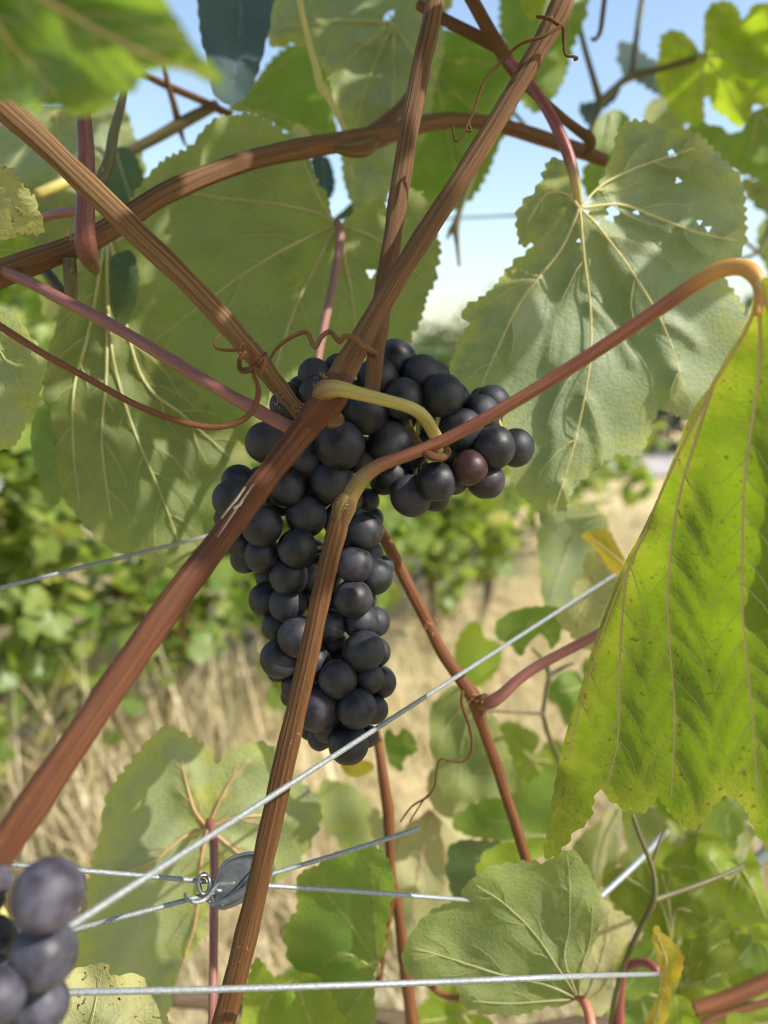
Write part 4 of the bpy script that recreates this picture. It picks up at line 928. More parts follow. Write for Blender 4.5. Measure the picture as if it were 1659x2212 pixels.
leaf(sF, [(1270, 1200), (1300, 1200), (1345, 1240), (1360, 1300), (1330, 1360), (1290, 1400), (1250, 1390), (1205, 1345), (1210, 1320), (1240, 1290), (1232, 1270), (1258, 1240)], (1345, 1240), .52, 'speck', [[(1290, 1270), (1230, 1340)], [(1310, 1310), (1280, 1380)]], (-.3, .2), (24, 6), .003, 1, 11, 263, .004, vr=1.8, lat=False, label='yellow-mottled leaf crossed by the diagonal wire')
leaf(sF, [(1072, 1375), (1075, 1345), (1110, 1320), (1150, 1310), (1200, 1312), (1215, 1335), (1205, 1390), (1190, 1402), (1170, 1370), (1140, 1390), (1125, 1418), (1100, 1395)], (1150, 1345), .56, 'green', [[(1110, 1360), (1085, 1385)], [(1180, 1360), (1195, 1390)]], (0, .5), (26, 4), .003, -1, 11, 264, .004, vr=1.8, lat=False, label='small dark green lobed leaf touching the diagonal wire')
leaf(sF, [(985, 1400), (1000, 1360), (1022, 1342), (1040, 1350), (1048, 1378), (1080, 1390), (1078, 1440), (1050, 1480), (1010, 1480), (985, 1450)], (1050, 1380), .70, 'lime', [], (0, .2), (30, 4), .003, 1, 12, 265, .004, lat=False, label='blurred yellow-green leaf right of the slanting cane')
leaf(sF, [(930, 1530), (950, 1500), (985, 1480), (1030, 1500), (1075, 1560), (1105, 1640), (1112, 1700), (1060, 1730), (1000, 1735), (960, 1720), (940, 1650), (925, 1600)], (1030, 1500), .55, 'under', [[(1000, 1600), (990, 1710)], [(1050, 1600), (1070, 1700)], [(970, 1560), (945, 1620)]], (0, .1), (36, 4), .003, 1, 13, 266, .005, vr=2, label='blurred grey-green leaf behind the slanting cane')

# cane G: small red cane under the grapes and its leaves
sG = shoot('small orange-red cane hanging straight down under the grape tip', (900, 2260, .50))
tube('cane', [(812, 1580, .46, 12), (822, 1640, .46, 12), (832, 1710, .465, 14), (838, 1760, .468, 16), (842, 1830, .47, 11), (848, 1900, .475, 12), (858, 1960, .48, 13), (868, 2040, .485, 14), (880, 2130, .49, 16), (900, 2270, .50, 18)], M['bark_orange'], sG, 20, 8, .06, 91, .0005, rs=0.85)
tube('cane', [(850, 1925, .475, 8), (838, 1990, .48, 8), (826, 2060, .485, 8), (818, 2120, .49, 8)], M['bark_orange'], sG, 12, 8)
leaf(sG, [(735, 1648), (760, 1640), (800, 1645), (808, 1660), (790, 1674), (765, 1678), (745, 1668)], (800, 1640), .50, 'gold', [], (0, .5), (16, 3), .002, 1, 8, 271, .002, lat=False, label='small withered orange leaf scrap under the lowest grape')
leaf(sG, [(828, 1590), (840, 1572), (855, 1588), (875, 1575), (892, 1595), (900, 1625), (875, 1640), (868, 1662), (845, 1650), (832, 1620)], (835, 1600), .62, 'green', [[(870, 1610)]], (0, .3), (22, 6), .003, -1, 10, 272, .003, vr=1.6, lat=False, label='small bright green leaf right of the lowest grape')
leaf(sG, [(650, 1885), (680, 1868), (720, 1850), (765, 1835), (800, 1822), (832, 1842), (848, 1900), (842, 1980), (830, 2050), (808, 2110), (812, 2180), (800, 2260), (700, 2270), (650, 2180), (640, 2110), (612, 2010), (640, 1960)], (820, 2100), .44, 'green', [[(740, 2060), (660, 2120)], [(760, 2000), (680, 1900)], [(810, 1990), (800, 1850)], [(770, 2160), (720, 2250)]], (-.1, .6), (30, 7), .003, -1, 12, 273, .004, vr=2.6, label='bright green leaf at bottom centre behind the lower wire')
leaf(sG, [(535, 2120), (555, 2075), (580, 2095), (600, 2110), (650, 2100), (700, 2120), (730, 2180), (740, 2260), (520, 2270), (525, 2180)], (640, 2110), .42, 'lime', [[(580, 2160), (560, 2240)], [(660, 2180), (690, 2250)]], (0, .4), (24, 6), .003, -1, 11, 274, .004, vr=2.2, label='sunlit lime leaf at the bottom edge right of the narrow cane')
leaf(sG, [(800, 1780), (815, 1745), (850, 1800), (900, 1770), (940, 1740), (985, 1760), (1010, 1800), (985, 1880), (960, 1970), (935, 2040), (890, 2060), (855, 2020), (852, 1930), (830, 1850)], (935, 1750), .60, 'cream', [[(910, 1850), (890, 2000)], [(960, 1830), (960, 1930)], [(880, 1790), (850, 1850)]], (0, .1), (26, 6), .004, 1, 13, 275, .006, vr=2.2, vmat='vein_red', label='pale cream dry leaf with a pink centre below the tendril')
leaf(sG, [(690, 1700), (730, 1690), (780, 1710), (815, 1780), (800, 1850), (770, 1870), (730, 1820), (690, 1780)], (800, 1700), .72, 'pale', [], (0, .1), (26, 6), .003, 1, 12, 276, .005, lat=False, label='blurred pale leaf left of the small red cane')
leaf(sG, [(925, 1680), (950, 1655), (985, 1670), (1010, 1730), (1000, 1770), (950, 1760), (930, 1730)], (940, 1760), .58, 'cream', [], (0, .2), (26, 5), .003, 1, 11, 277, .004, lat=False, label='bleached leaf fold below the thin tendril')
leaf(sG, [(974, 1780), (1000, 1750), (1050, 1730), (1100, 1728), (1120, 1770), (1110, 1810), (1060, 1814), (1010, 1808)], (1120, 1780), .56, 'green', [[(1040, 1770)]], (0, .5), (30, 5), .003, -1, 12, 278, .004, vr=1.8, lat=False, label='mid-green leaf left of the slanting cane foot')
leaf(sG, [(968, 1840), (1000, 1815), (1060, 1815), (1095, 1830), (1070, 1880), (1010, 1930), (985, 1940), (968, 1890)], (1090, 1825), .54, 'dark', [[(1020, 1860)]], (0, .3), (30, 5), .003, -1, 12, 279, .004, vr=1.8, lat=False, label='dark green leaf behind the big bottom leaf')
leaf(sG, [(1095, 1740), (1130, 1700), (1180, 1660), (1215, 1640), (1220, 1790), (1160, 1800), (1120, 1790)], (1210, 1650), .60, 'green', [], (0, .3), (30, 5), .003, -1, 12, 280, .004, lat=False, label='green leaf behind the left tip of the yellow-green leaf')
leaf(sG, [(1030, 1880), (1060, 1830), (1120, 1815), (1180, 1810), (1190, 1840), (1120, 1870), (1040, 1890)], (1185, 1825), .46, 'lime', [], (0, .1), (30, 5), .003, 1, 12, 281, .004, lat=False, label='lime leaf edge just above the big bottom leaf')

# lower left: leaf on its pink stalk, behind the wires
sH = shoot('two-lobed pale leaf on an upright pink stalk behind the wires at lower left', (462, 2280, .36))
leaf(sH, [(446, 1786), (438, 1740), (452, 1700), (462, 1655), (444, 1612), (402, 1582), (362, 1568), (340, 1590), (300, 1620), (272, 1650), (240, 1710), (222, 1760), (208, 1815), (200, 1870), (186, 1950), (172, 2030), (175, 2100), (200, 2180), (260, 2215), (340, 2230), (372, 2140), (400, 2080), (438, 2010), (452, 1920), (455, 1850), (500, 1890), (560, 1915), (610, 1890), (660, 1850), (684, 1790), (688, 1730), (660, 1690), (610, 1640), (570, 1606), (530, 1602), (480, 1640), (466, 1690), (462, 1740)],
     (448, 1788), .44, 'pale', [[(420, 1750), (405, 1700), (390, 1640)], [(395, 1810), (330, 1860), (250, 1890)], [(436, 1850), (420, 2000), (370, 2150)], [(520, 1765), (620, 1760)], [(500, 1830), (570, 1890)], [(490, 1700), (540, 1640)]],
     (.25, .10), (30, 8), .0035, 1, 11, 291, .004, vmat='vein_red', vr=3.6,
     petiole=[(448, 1786, .438, 8), (452, 1775, .43, 10), (460, 1800, .42, 11), (463, 1880, .405, 11), (462, 1980, .39, 11), (461, 2080, .375, 11), (460, 2160, .365, 11.5), (458, 2290, .36, 12)], pmat='pink', label='tall pale two-lobed leaf with pinkish veins at lower left')
leaf(sH, [(120, 2120), (150, 2100), (190, 2088), (232, 2080), (240, 2104), (280, 2104), (310, 2112), (318, 2132), (345, 2150), (358, 2185), (360, 2270), (80, 2290), (90, 2180)], (180, 2300), .30, 'speck', [[(200, 2200), (220, 2100)], [(260, 2220), (330, 2160)]], (0, -.3), (30, 4), .002, 1, 10, 292, .003, vr=2, lat=False, label='black-speckled pale leaf at the bottom left corner')
leaf(sH, [(120, 1990), (160, 1960), (200, 2020), (180, 2090), (150, 2140), (120, 2090)], (160, 1960), .5, 'cream', [], (0, 0), (20, 5), .002, 1, 10, 293, .003, lat=False, label='thin cream leaf edge beside the dusty grapes')
leaf(sH, [(476, 1660), (495, 1650), (505, 1680), (490, 1720), (475, 1700)], (490, 1650), .62, 'green', [], (0, 0), (20, 3), .002, 1, 9, 294, .002, lat=False, label='tiny green leaf over the two-lobed leaf')

# lower right: leaves and stalks low on the vine
sK = shoot('tangle of lower leaves with red stalks in the bottom right corner', (1330, 2260, .50))
Z8 = lambda L: [(x / 2 + 829.5, y / 2 + 1647.6) for x, y in L]
leaf(sK, Z8([(830, 1022), (850, 980), (862, 900), (852, 878), (885, 815), (930, 720), (936, 640), (922, 560), (880, 470), (835, 395), (800, 376), (755, 378), (720, 405), (690, 430), (640, 425), (560, 440), (450, 452), (380, 495), (335, 545), (330, 588), (240, 630), (150, 690), (95, 770), (78, 830), (95, 890), (150, 935), (240, 960), (312, 975), (320, 1030), (380, 1060), (480, 1080), (600, 1092), (700, 1060), (780, 1045)]),
     (1249, 2158), .40, 'under_olive', [Z8([(760, 900), (650, 740), (520, 610), (400, 530)]), Z8([(780, 850), (800, 700), (800, 500), (790, 400)]), Z8([(700, 960), (520, 920), (300, 850), (130, 800)]), Z8([(700, 1030), (540, 1040), (380, 1030)]), Z8([(850, 900), (890, 760), (900, 620)])],
     (.15, .35), (34, 6), .0032, 1, 11, 301, .004, vmat='vein_dim', vr=3.0,
     petiole=[(1249, 2156, .398, 7), (1262, 2165, .39, 12), (1272, 2190, .385, 13), (1278, 2230, .38, 14), (1280, 2300, .38, 15)], pmat='greenred', label='large olive-grey leaf underside at the bottom behind the straight wire')
leaf(sK, Z8([(905, 560), (960, 590), (1000, 630), (1060, 672), (1062, 720), (1040, 790), (1015, 860), (995, 930), (985, 1010), (950, 1080), (900, 1100), (840, 1090), (820, 1040), (850, 950), (870, 880), (900, 800)]), (1258, 2170), .46, 'cream', [Z8([(920, 900), (960, 760), (970, 640)]), Z8([(930, 990), (1000, 880)])], (.2, .2), (30, 5), .003, 1, 11, 302, .004, vr=2.2, label='bleached whitish leaf half hidden behind the large bottom leaf')
leaf(sK, Z8([(955, 480), (1040, 460), (1130, 440), (1200, 455), (1262, 495), (1300, 560), (1345, 620), (1392, 652), (1385, 700), (1300, 720), (1250, 750), (1200, 760), (1110, 700), (1030, 640), (970, 570)]), (1450, 2030), .50, 'yellow', [Z8([(1200, 620), (1120, 540), (1020, 480)]), Z8([(1260, 640), (1330, 640)]), Z8([(1230, 600), (1200, 480)])], (-.3, .3), (30, 6), .003, 1, 11, 303, .004, vr=2.2, label='yellow-green round leaf behind the forked twig')
leaf(sK, Z8([(1158, 710), (1185, 705), (1215, 745), (1255, 790), (1288, 840), (1290, 900), (1270, 950), (1240, 1000), (1225, 1060), (1210, 1128), (1200, 1200), (1130, 1200), (1160, 1080), (1190, 960), (1185, 850), (1168, 770)]), (1424, 2110), .42, 'gold', [Z8([(1220, 860), (1180, 740)]), Z8([(1200, 1000), (1160, 1150)])], (-.4, .1), (26, 6), .002, 1, 10, 304, .003, vr=2.2, label='narrow golden folded leaf beside the end of the straight wire')
leaf(sK, Z8([(1290, 780), (1310, 735), (1350, 712), (1385, 706), (1400, 722), (1440, 700), (1490, 700), (1512, 745), (1530, 800), (1525, 870), (1490, 940), (1450, 985), (1390, 975), (1370, 1010), (1300, 1040), (1260, 1000), (1280, 920), (1285, 840)]), (1462, 2140), .47, 'yellow', [Z8([(1340, 900), (1420, 800), (1500, 760)]), Z8([(1380, 940), (1480, 900)]), Z8([(1310, 880), (1330, 760)])], (-.1, .3), (34, 6), .003, -1, 11, 305, .004, vr=2.2, label='round mottled green leaf right of the golden folded one')
leaf(sK, Z8([(1350, 330), (1400, 300), (1480, 360), (1540, 440), (1580, 370), (1620, 440), (1640, 560), (1700, 600), (1700, 820), (1650, 790), (1560, 730), (1480, 690), (1470, 600), (1400, 560), (1360, 460)]), (1600, 1873), .50, 'lime', [Z8([(1480, 500), (1400, 400)]), Z8([(1500, 600), (1600, 740)]), Z8([(1600, 560), (1660, 700)])], (-.3, .2), (36, 6), .003, 1, 12, 306, .005, vr=2.2, label='large soft lime leaf at the lower right edge')
leaf(sK, Z8([(1370, 280), (1390, 210), (1440, 170), (1500, 170), (1545, 220), (1550, 300), (1530, 340), (1515, 395), (1490, 350), (1430, 330)]), (1590, 1740), .58, 'green', [Z8([(1480, 240), (1510, 380)])], (0, .3), (28, 6), .003, -1, 11, 307, .004, vr=2.0, label='green pointed leaf just below the yellow-green leaf hem')
leaf(sK, Z8([(1480, 150), (1540, 160), (1590, 230), (1570, 260), (1620, 300), (1560, 370), (1520, 400), (1550, 300), (1540, 220)]), (1580, 1725), .62, 'under_grey', [], (0, .1), (28, 5), .003, -1, 11, 308, .004, lat=False, label='grey-green leaf at the right edge beneath the yellow-green leaf')
leaf(sK, Z8([(1000, 900), (1040, 800), (1080, 770), (1180, 770), (1190, 850), (1185, 960), (1130, 1000), (1040, 1040), (1010, 1020)]), (1415, 2050), .55, 'green', [Z8([(1100, 900), (1040, 980)])], (0, .2), (36, 4), .003, 1, 12, 309, .004, vr=1.8, lat=False, label='shaded green leaf under the arched red stalk')
leaf(sK, Z8([(1180, 1128), (1215, 1040), (1260, 1005), (1310, 1020), (1345, 1080), (1375, 1160), (1300, 1220), (1170, 1220)]), (1460, 2150), .46, 'lime', [Z8([(1270, 1090), (1250, 1200)])], (0, .4), (28, 6), .003, -1, 11, 310, .004, vr=1.8, label='fresh green leaf at the bottom edge below the golden one')
leaf(sK, Z8([(1480, 1095), (1530, 1080), (1600, 1105), (1580, 1150), (1500, 1160)]), (1590, 2205), .5, 'lime', [], (0, .4), (22, 5), .002, 1, 10, 311, .003, lat=False, label='small lime leaf scrap at the bottom right edge')
leaf(sK, Z8([(1030, 200), (1065, 195), (1072, 230), (1055, 275), (1032, 260)]), (1362, 1748), .36, 'yellow', [], (0, 0), (18, 3), .001, 1, 7, 312, .001, lat=False, label='tiny ragged leaf tip under the yellow-green leaf hem')
leaf(sK, Z8([(905, 450), (930, 300), (960, 210), (1010, 190), (1030, 230), (980, 330), (955, 450), (945, 530), (915, 540)]), (1340, 1745), .55, 'cream', [Z8([(960, 320), (930, 500)])], (0, .1), (36, 3), .002, 1, 10, 313, .003, vr=1.6, lat=False, label='shrivelled cream leaf strip above the large bottom leaf')
leaf(sK, Z8([(810, 380), (860, 310), (950, 250), (1010, 330), (1000, 450), (960, 520), (900, 500), (850, 430)]), (1330, 1790), .62, 'under', [], (0, .1), (36, 4), .003, 1, 12, 314, .004, lat=False, label='shaded grey leaf behind the shrivelled cream strip')
leaf(sK, Z8([(1040, 230), (1120, 180), (1200, 220), (1230, 300), (1200, 400), (1120, 420), (1050, 380)]), (1430, 1760), .66, 'under', [], (0, .1), (36, 4), .003, 1, 12, 315, .004, lat=False, label='blurred leaf behind the forked twig top')
leaf(sK, Z8([(1180, 330), (1260, 370), (1300, 430), (1330, 500), (1280, 520), (1200, 470), (1150, 430)]), (1430, 1820), .64, 'lime', [], (0, .3), (30, 6), .003, -1, 11, 316, .004, lat=False, label='sunlit lime leaf behind the far wire end')
leaf(sK, Z8([(530, 230), (600, 190), (680, 150), (700, 330), (640, 380), (560, 400), (520, 420)]), (1170, 1730), .66, 'pale', [], (0, .1), (36, 4), .003, 1, 12, 317, .004, lat=False, label='blurred pale leaf right of the slanting cane foot')
for i_, (cx_, cy_, sz_, ro_, d_, mt_, lb_) in enumerate([
        (1500, 1700, 130, 30, .74, 'lime', 'blurred lime leaf between the hem and the pointed green leaf'), (1360, 1900, 120, -40, .70, 'pale', 'blurred pale leaf under the short wire end'),
        (1580, 2040, 150, 60, .72, 'lime', 'blurred lime leaf behind the soft lime one'), (1640, 2010, 130, -20, .62, 'green', 'green leaf low at the right edge'),
        (1080, 1960, 130, 20, .68, 'lime', 'blurred leaf behind the left of the large bottom leaf'), (760, 1960, 120, 10, .70, 'pale', 'blurred pale leaf behind the bright green bottom leaf'),
        (1460, 1990, 110, 160, .66, 'green', 'dark green leaf behind the golden folded one'), (1000, 2190, 120, 80, .60, 'lime', 'lime leaf low at the bottom edge left of the big leaf'),
        (1600, 1640, 160, -30, .80, 'green', 'green leaf deep behind the yellow-green leaf hem'),
        (1545, 1880, 120, 40, .60, 'yellow', 'mottled yellow leaf above the arched red stalk'), (1380, 2140, 120, -70, .58, 'green', 'dark leaf low between the red stalks'), (1600, 2170, 130, 150, .64, 'lime', 'lime leaf above the corner cane'),
        (1480, 1820, 120, -20, .72, 'pale', 'pale leaf behind the thin side twig'), (900, 1900, 110, -10, .72, 'green', 'green leaf behind the cream dry leaf'), (700, 2140, 130, 40, .62, 'green', 'dark green leaf under the bright bottom leaf'), (1150, 1640, 120, 30, .78, 'lime', 'blurred lime leaf behind the thin grey twigs'), (1270, 1480, 110, -30, .74, 'green', 'blurred green leaf behind the dusty pink stalk')]):
    gl(sK, cx_, cy_, sz_, ro_, d_, mt_, 330 + i_, tilt=(.1 * (i_ % 3 - 1), .3), label=lb_)
tube('twig', [(1366, 1760, .42, 6), (1380, 1800, .42, 6.5), (1397, 1842, .42, 7), (1412, 1890, .42, 7), (1412, 1945, .42, 9), (1385, 2000, .425, 7.5), (1358, 2060, .43, 8), (1340, 2110, .44, 8), (1325, 2180, .45, 9), (1315, 2280, .46, 10)], M['olive_stem'], sK, 12, 8, rs=.75)
tube('twig', [(1412, 1945, .42, 9), (1460, 1928, .425, 7), (1530, 1903, .43, 6.5), (1590, 1878, .435, 6), (1605, 1872, .44, 7)], M['olive_stem'], sK, 12, 8, rs=.75)
tube('twig', [(1407, 1870, .42, 6), (1425, 1820, .425, 6), (1440, 1790, .43, 6)], M['olive_stem'], sK, 10, 6, rs=.7)
tube('petiole', [(1338, 2280, .45, 11), (1338, 2180, .45, 11), (1345, 2105, .445, 9), (1368, 2082, .44, 9), (1395, 2080, .435, 9.5), (1415, 2092, .43, 9), (1428, 2110, .428, 7)], M['redstem'], sK, 14, 8)["label"] = 'arched coral-red leaf stalk at the end of the straight wire'
tube('cane', [(1495, 2180, .56, 16), (1560, 2162, .56, 16), (1640, 2128, .56, 16), (1740, 2085, .56, 16), (2000, 1990, .56, 22), (2300, 1800, .57, 20)], M['bark_orange'], sK, 20, 8, .06, 95)
tube('cane', [(1480, 2240, .6, 8), (1530, 2205, .6, 8), (1600, 2180, .6, 8), (1720, 2150, .6, 8), (2000, 2080, .6, 7)], M['bark_orange'], sK, 12, 8)
tube('cane', [(1490, 1870, .68, 16), (1510, 1900, .68, 20), (1520, 1950, .68, 22), (1540, 1990, .68, 20), (1545, 2060, .68, 14)], M['bark_dark'], sK, 16, 8, .06, 96)
tube('cane', [(1060, 2260, .66, 26), (960, 2225, .66, 24), (830, 2205, .66, 22), (640, 2190, .66, 19), (480, 2165, .66, 17), (370, 2160, .66, 14)], M['trunk'], sK, 24, 8, .1, 97)["label"] = 'dark gnarled old arm low behind the leaves'
tube('cane', [(1060, 2260, .66, 26), (1250, 2225, .66, 28), (1400, 2195, .66, 26), (1520, 2200, .66, 22)], M['trunk'], sK, 24, 8, .1, 98)
tube('cane', [(1020, 2160, .52, 6), (960, 2150, .52, 7), (920, 2120, .52, 7)], M['bark_orange'], sK, 10, 6)

# ---------------------------------------------------------------- the grape bunch
def sphere_mesh(name, mat, seg=36, ring=22, seed=0):
    V = [(0, 0, 1)]; Fs = []
    g = np.random.default_rng(seed)
    for i in range(1, ring):
        t = math.pi * i / ring
        for j in range(seg):
            p = 2 * math.pi * j / seg; V.append((math.sin(t) * math.cos(p), math.sin(t) * math.sin(p), math.cos(t)))
    V.append((0, 0, -1)); V = np.array(V)
    k = g.normal(size=(4, 3)); w = 1 + sum(0.008 * np.sin(V @ k[i] * 2 + i) for i in range(4))
    dent = 1 - 0.05 * np.exp(-((V[:, 2] - 1) / .03)**2)
    V = V * (w * dent)[:, None]
    s = lambda i, j: 1 + (i - 1) * seg + j % seg
    Fs += [(0, s(1, j), s(1, j + 1)) for j in range(seg)]
    for i in range(1, ring - 1):
        Fs += [(s(i, j), s(i + 1, j), s(i + 1, j + 1), s(i, j + 1)) for j in range(seg)]
    Fs += [(len(V) - 1, s(ring - 1, j + 1), s(ring - 1, j)) for j in range(seg)]
    me = bpy.data.meshes.new(name); me.from_pydata(V.tolist(), [], Fs)
    me.polygons.foreach_set("use_smooth", np.ones(len(me.polygons), bool)); me.materials.append(mat)
    return me
GM = [sphere_mesh('grape', M['grape'], seed=i) for i in range(3)]
GMR = sphere_mesh('grape', M['grape_red'], seed=9)
GMD = [sphere_mesh('grape', M['grape_dusty'], seed=20 + i) for i in range(2)]
z1l = lambda x, y, r, l: (431.3 + .46 * x, 696.8 + .46 * y, .46 * r, l)
z2l = lambda x, y, r, l: (431.3 + .30 * x, 1161.3 + .30 * y, .30 * r, l)
A1 = [(920, 183, 92, 1.2), (836, 262, 88, .6), (1040, 246, 84, 1.0), (1095, 262, 76, 1.8), (957, 360, 91, .4), (1142, 342, 93, .3), (1190, 360, 72, 1.4), (785, 418, 97, .2), (540, 243, 69, .9), (650, 217, 62, 1.4), (538, 330, 65, .5),
      (470, 310, 52, 1.6), (425, 348, 62, 1.2), (400, 392, 64, .8), (312, 566, 88, .3), (661, 574, 106, -.3), (895, 560, 95, .3), (770, 636, 76, .9), (621, 748, 92, .0), (500, 640, 84, .3), (545, 793, 82, .7), (405, 775, 83, .3), (185, 750, 73, .9), (148, 830, 80, .5),
      (290, 742, 62, 1.4), (293, 955, 89, -.1), (380, 838, 66, .9), (500, 907, 88, .4), (460, 1060, 85, .1), (195, 1035, 62, 1.0), (210, 1110, 60, 1.2), (118, 918, 46, 1.4), (905, 722, 74, .6), (862, 745, 58, 1.3), (992, 815, 88, .3), (1112, 748, 86, .0), (1105, 822, 60, 1.0),
      (1195, 742, 60, 1.0), (1342, 742, 81, .4), (1383, 584, 90, -.1), (1485, 588, 80, .8), (1232, 506, 92, .0), (1320, 428, 80, .6), (1372, 376, 76, 1.1), (1330, 374, 62, 1.8), (1348, 445, 66, 1.5), (1110, 455, 60, 1.3), (1182, 628, 60, 1.2), (1020, 690, 56, 1.5),
      (1000, 620, 62, 1.4), (1085, 560, 66, 1.5), (790, 835, 50, 1.7), (812, 922, 48, 1.8), (770, 976, 84, .6), (555, 1140, 72, .9), (690, 830, 70, 1.2), (660, 930, 76, 1.0), (940, 450, 70, 1.5), (700, 340, 70, 1.4), (600, 430, 74, 1.1), (460, 500, 76, 1.0), (640, 680, 70, 1.3), (880, 650, 64, 1.6)]
A2 = [(455, 120, 123, .2), (1112, 190, 126, .3), (1238, 108, 76, 1.2), (1256, 280, 121, .9), (1312, 215, 80, 1.7), (335, 138, 84, 1.2), (640, 275, 125, .1), (868, 270, 138, .6), (505, 292, 96, .8), (1106, 440, 127, .2), (478, 445, 115, .6), (634, 476, 124, .2), (1212, 450, 56, 1.6), (790, 425, 88, 1.1),
      (565, 640, 104, .6), (712, 712, 134, .1), (940, 628, 107, .6), (1158, 605, 117, .4), (1260, 605, 98, 1.1), (1182, 816, 132, .0), (1268, 824, 96, 1.0), (574, 870, 127, .4), (810, 900, 134, .7), (560, 968, 66, 1.3), (998, 1018, 127, -.2), (1218, 1018, 100, .4), (1300, 1040, 104, 1.1),
      (702, 1062, 106, .8), (662, 1142, 70, 1.3), (850, 1240, 142, .2), (1130, 1228, 133, -.2), (1256, 1240, 94, .6), (920, 1375, 92, .7), (866, 1440, 82, 1.0), (1072, 1486, 130, .2), (1205, 1430, 76, .9), (1050, 1352, 86, 1.2), (792, 1382, 68, 1.5), (960, 780, 100, 1.2), (1050, 920, 90, 1.4), (880, 1080, 90, 1.3), (930, 470, 90, 1.3), (1010, 60, 100, 1.2), (820, 120, 100, 1.1)]
items = [list(z1l(*a)) + ['n'] for a in A1] + [list(z2l(*a)) + ['n'] for a in A2] + [list(z1l(1268, 683, 77, -.15)) + ['r']]
base_d = .328
for it in items: it[2] *= 1.11
gx = np.array([i[0] for i in items]); gy = np.array([i[1] for i in items]); gr = np.array([i[2] for i in items]); gl_ = np.array([i[3] for i in items])
gd = base_d + gl_ * .0085
# pull berries apart along the line of sight until they only touch
order = np.argsort(gl_)
for it in range(60):
    C3 = P(gx, gy, gd); R3 = gr / F * gd
    moved = 0
    for ai in range(len(items)):
        for bi in range(ai + 1, len(items)):
            dxy = math.hypot(gx[ai] - gx[bi], gy[ai] - gy[bi])
            if dxy > gr[ai] + gr[bi]: continue
            dist = np.linalg.norm(C3[ai] - C3[bi]); need = (R3[ai] + R3[bi]) * .86
            if dist < need:
                lat_ = dxy / F * base_d
                want = math.sqrt(max(need * need - lat_ * lat_, 1e-9)); cur = gd[bi] - gd[ai]
                sg = 1 if (gl_[bi] >= gl_[ai]) else -1
                push = (want - abs(cur)) * .3 if cur * sg > 0 else (want + abs(cur)) * .3
                far, near = (bi, ai) if sg > 0 else (ai, bi)
                gd[far] += push * .8; gd[near] -= push * .2 * (0.25 if gl_[near] < .3 else 1)
                moved += 1
    gd = np.clip(gd, .3185, .42)
    if not moved: break
PC = P(720, 1000, .34)
bunch = thing('grape_bunch', 'heavy bunch of blue-black grapes hanging at the centre behind the canes', 'grapes', P(930, 940, .31))
bo = wloc(bunch)
def grape(parent, off, c, r, me, seed):
    o = bpy.data.objects.new('grape', me); COL.objects.link(o); o.parent = parent
    o.location = (c - off).tolist(); g = np.random.default_rng(seed)
    o.rotation_euler = (g.uniform(-.6, .9) + 3.14, g.uniform(-.7, .7), g.uniform(0, 6.28))
    o.scale = (r * g.uniform(.98, 1.02), r * g.uniform(.98, 1.02), r * g.uniform(.985, 1.05))
    return o
C3 = P(gx, gy, gd)
for i, it in enumerate(items):
    o = grape(bunch, bo, C3[i], gr[i] / F * gd[i], GMR if it[4] == 'r' else GM[i % 3], i)
    if it[4] == 'r': o["label"] = 'single wine-red grape at the right of the bunch'
# main stem of the bunch and the little berry stalks
tube('peduncle', [(702, 885, .297, 12), (698, 866, .292, 23), (698, 852, .287, 27), (710, 842, .283, 25), (732, 840, .281, 20.5), (775, 850, .280, 17), (830, 864, .281, 15.5), (885, 880, .284, 15.5), (915, 900, .289, 16), (935, 932, .297, 16), (952, 962, .306, 15), (960, 980, .316, 13), (940, 985, .335, 9), (870, 975, .352, 7), (770, 1010, .360, 6), (725, 1130, .362, 6), (720, 1300, .362, 6), (745, 1450, .358, 5), (760, 1550, .353, 4)], M['peduncle'], bunch, 20, 8, .03, 111, rs=.88)["label"] = 'kinked yellow-green bunch stem'
tube('tendril', [(880, 920, .300, 6), (892, 938, .292, 8), (905, 960, .284, 10), (925, 982, .278, 10.5), (950, 988, .278, 9.5), (966, 978, .284, 9), (962, 960, .291, 6)], M['bark_dark'], bunch, 14, 8, .04, 113)["label"] = 'dark tendril hooked over the red-brown leaf stalk'
gs = np.random.default_rng(5)
axis = crom([(950, 990, .335), (870, 975, .352), (770, 1010, .360), (725, 1130, .362), (720, 1300, .362), (745, 1450, .358), (760, 1540, .353)], 10)
axis2 = crom([(950, 995, .335), (1020, 980, .338), (1090, 950, .34)], 6)
axis3 = crom([(900, 1000, .345), (800, 950, .352), (680, 950, .352), (560, 1010, .352)], 8)
axs = np.vstack([axis, axis2, axis3]); axw = P(axs[:, 0], axs[:, 1], axs[:, 2])
for nm, ax in (('side_stem', axis2), ('side_stem', axis3)):
    tube(nm, [(a[0], a[1], a[2], 6) for a in ax[::3]], M['yellowstem'], bunch, 8, 4)
for i in range(len(items)):
    k = np.argmin(np.linalg.norm(axw - C3[i], axis=1)); a = axw[k]; e = C3[i] + (a - C3[i]) * .15
    C = crom([a, (a + e) / 2 + gs.normal(size=3) * .001, e], 3)
    V, Fs, uv = tube_geo(C, np.linspace(.0009, .0012, len(C)), 6)
    mk('pedicel', V, Fs, M['yellowstem'], bunch, uv=uv)

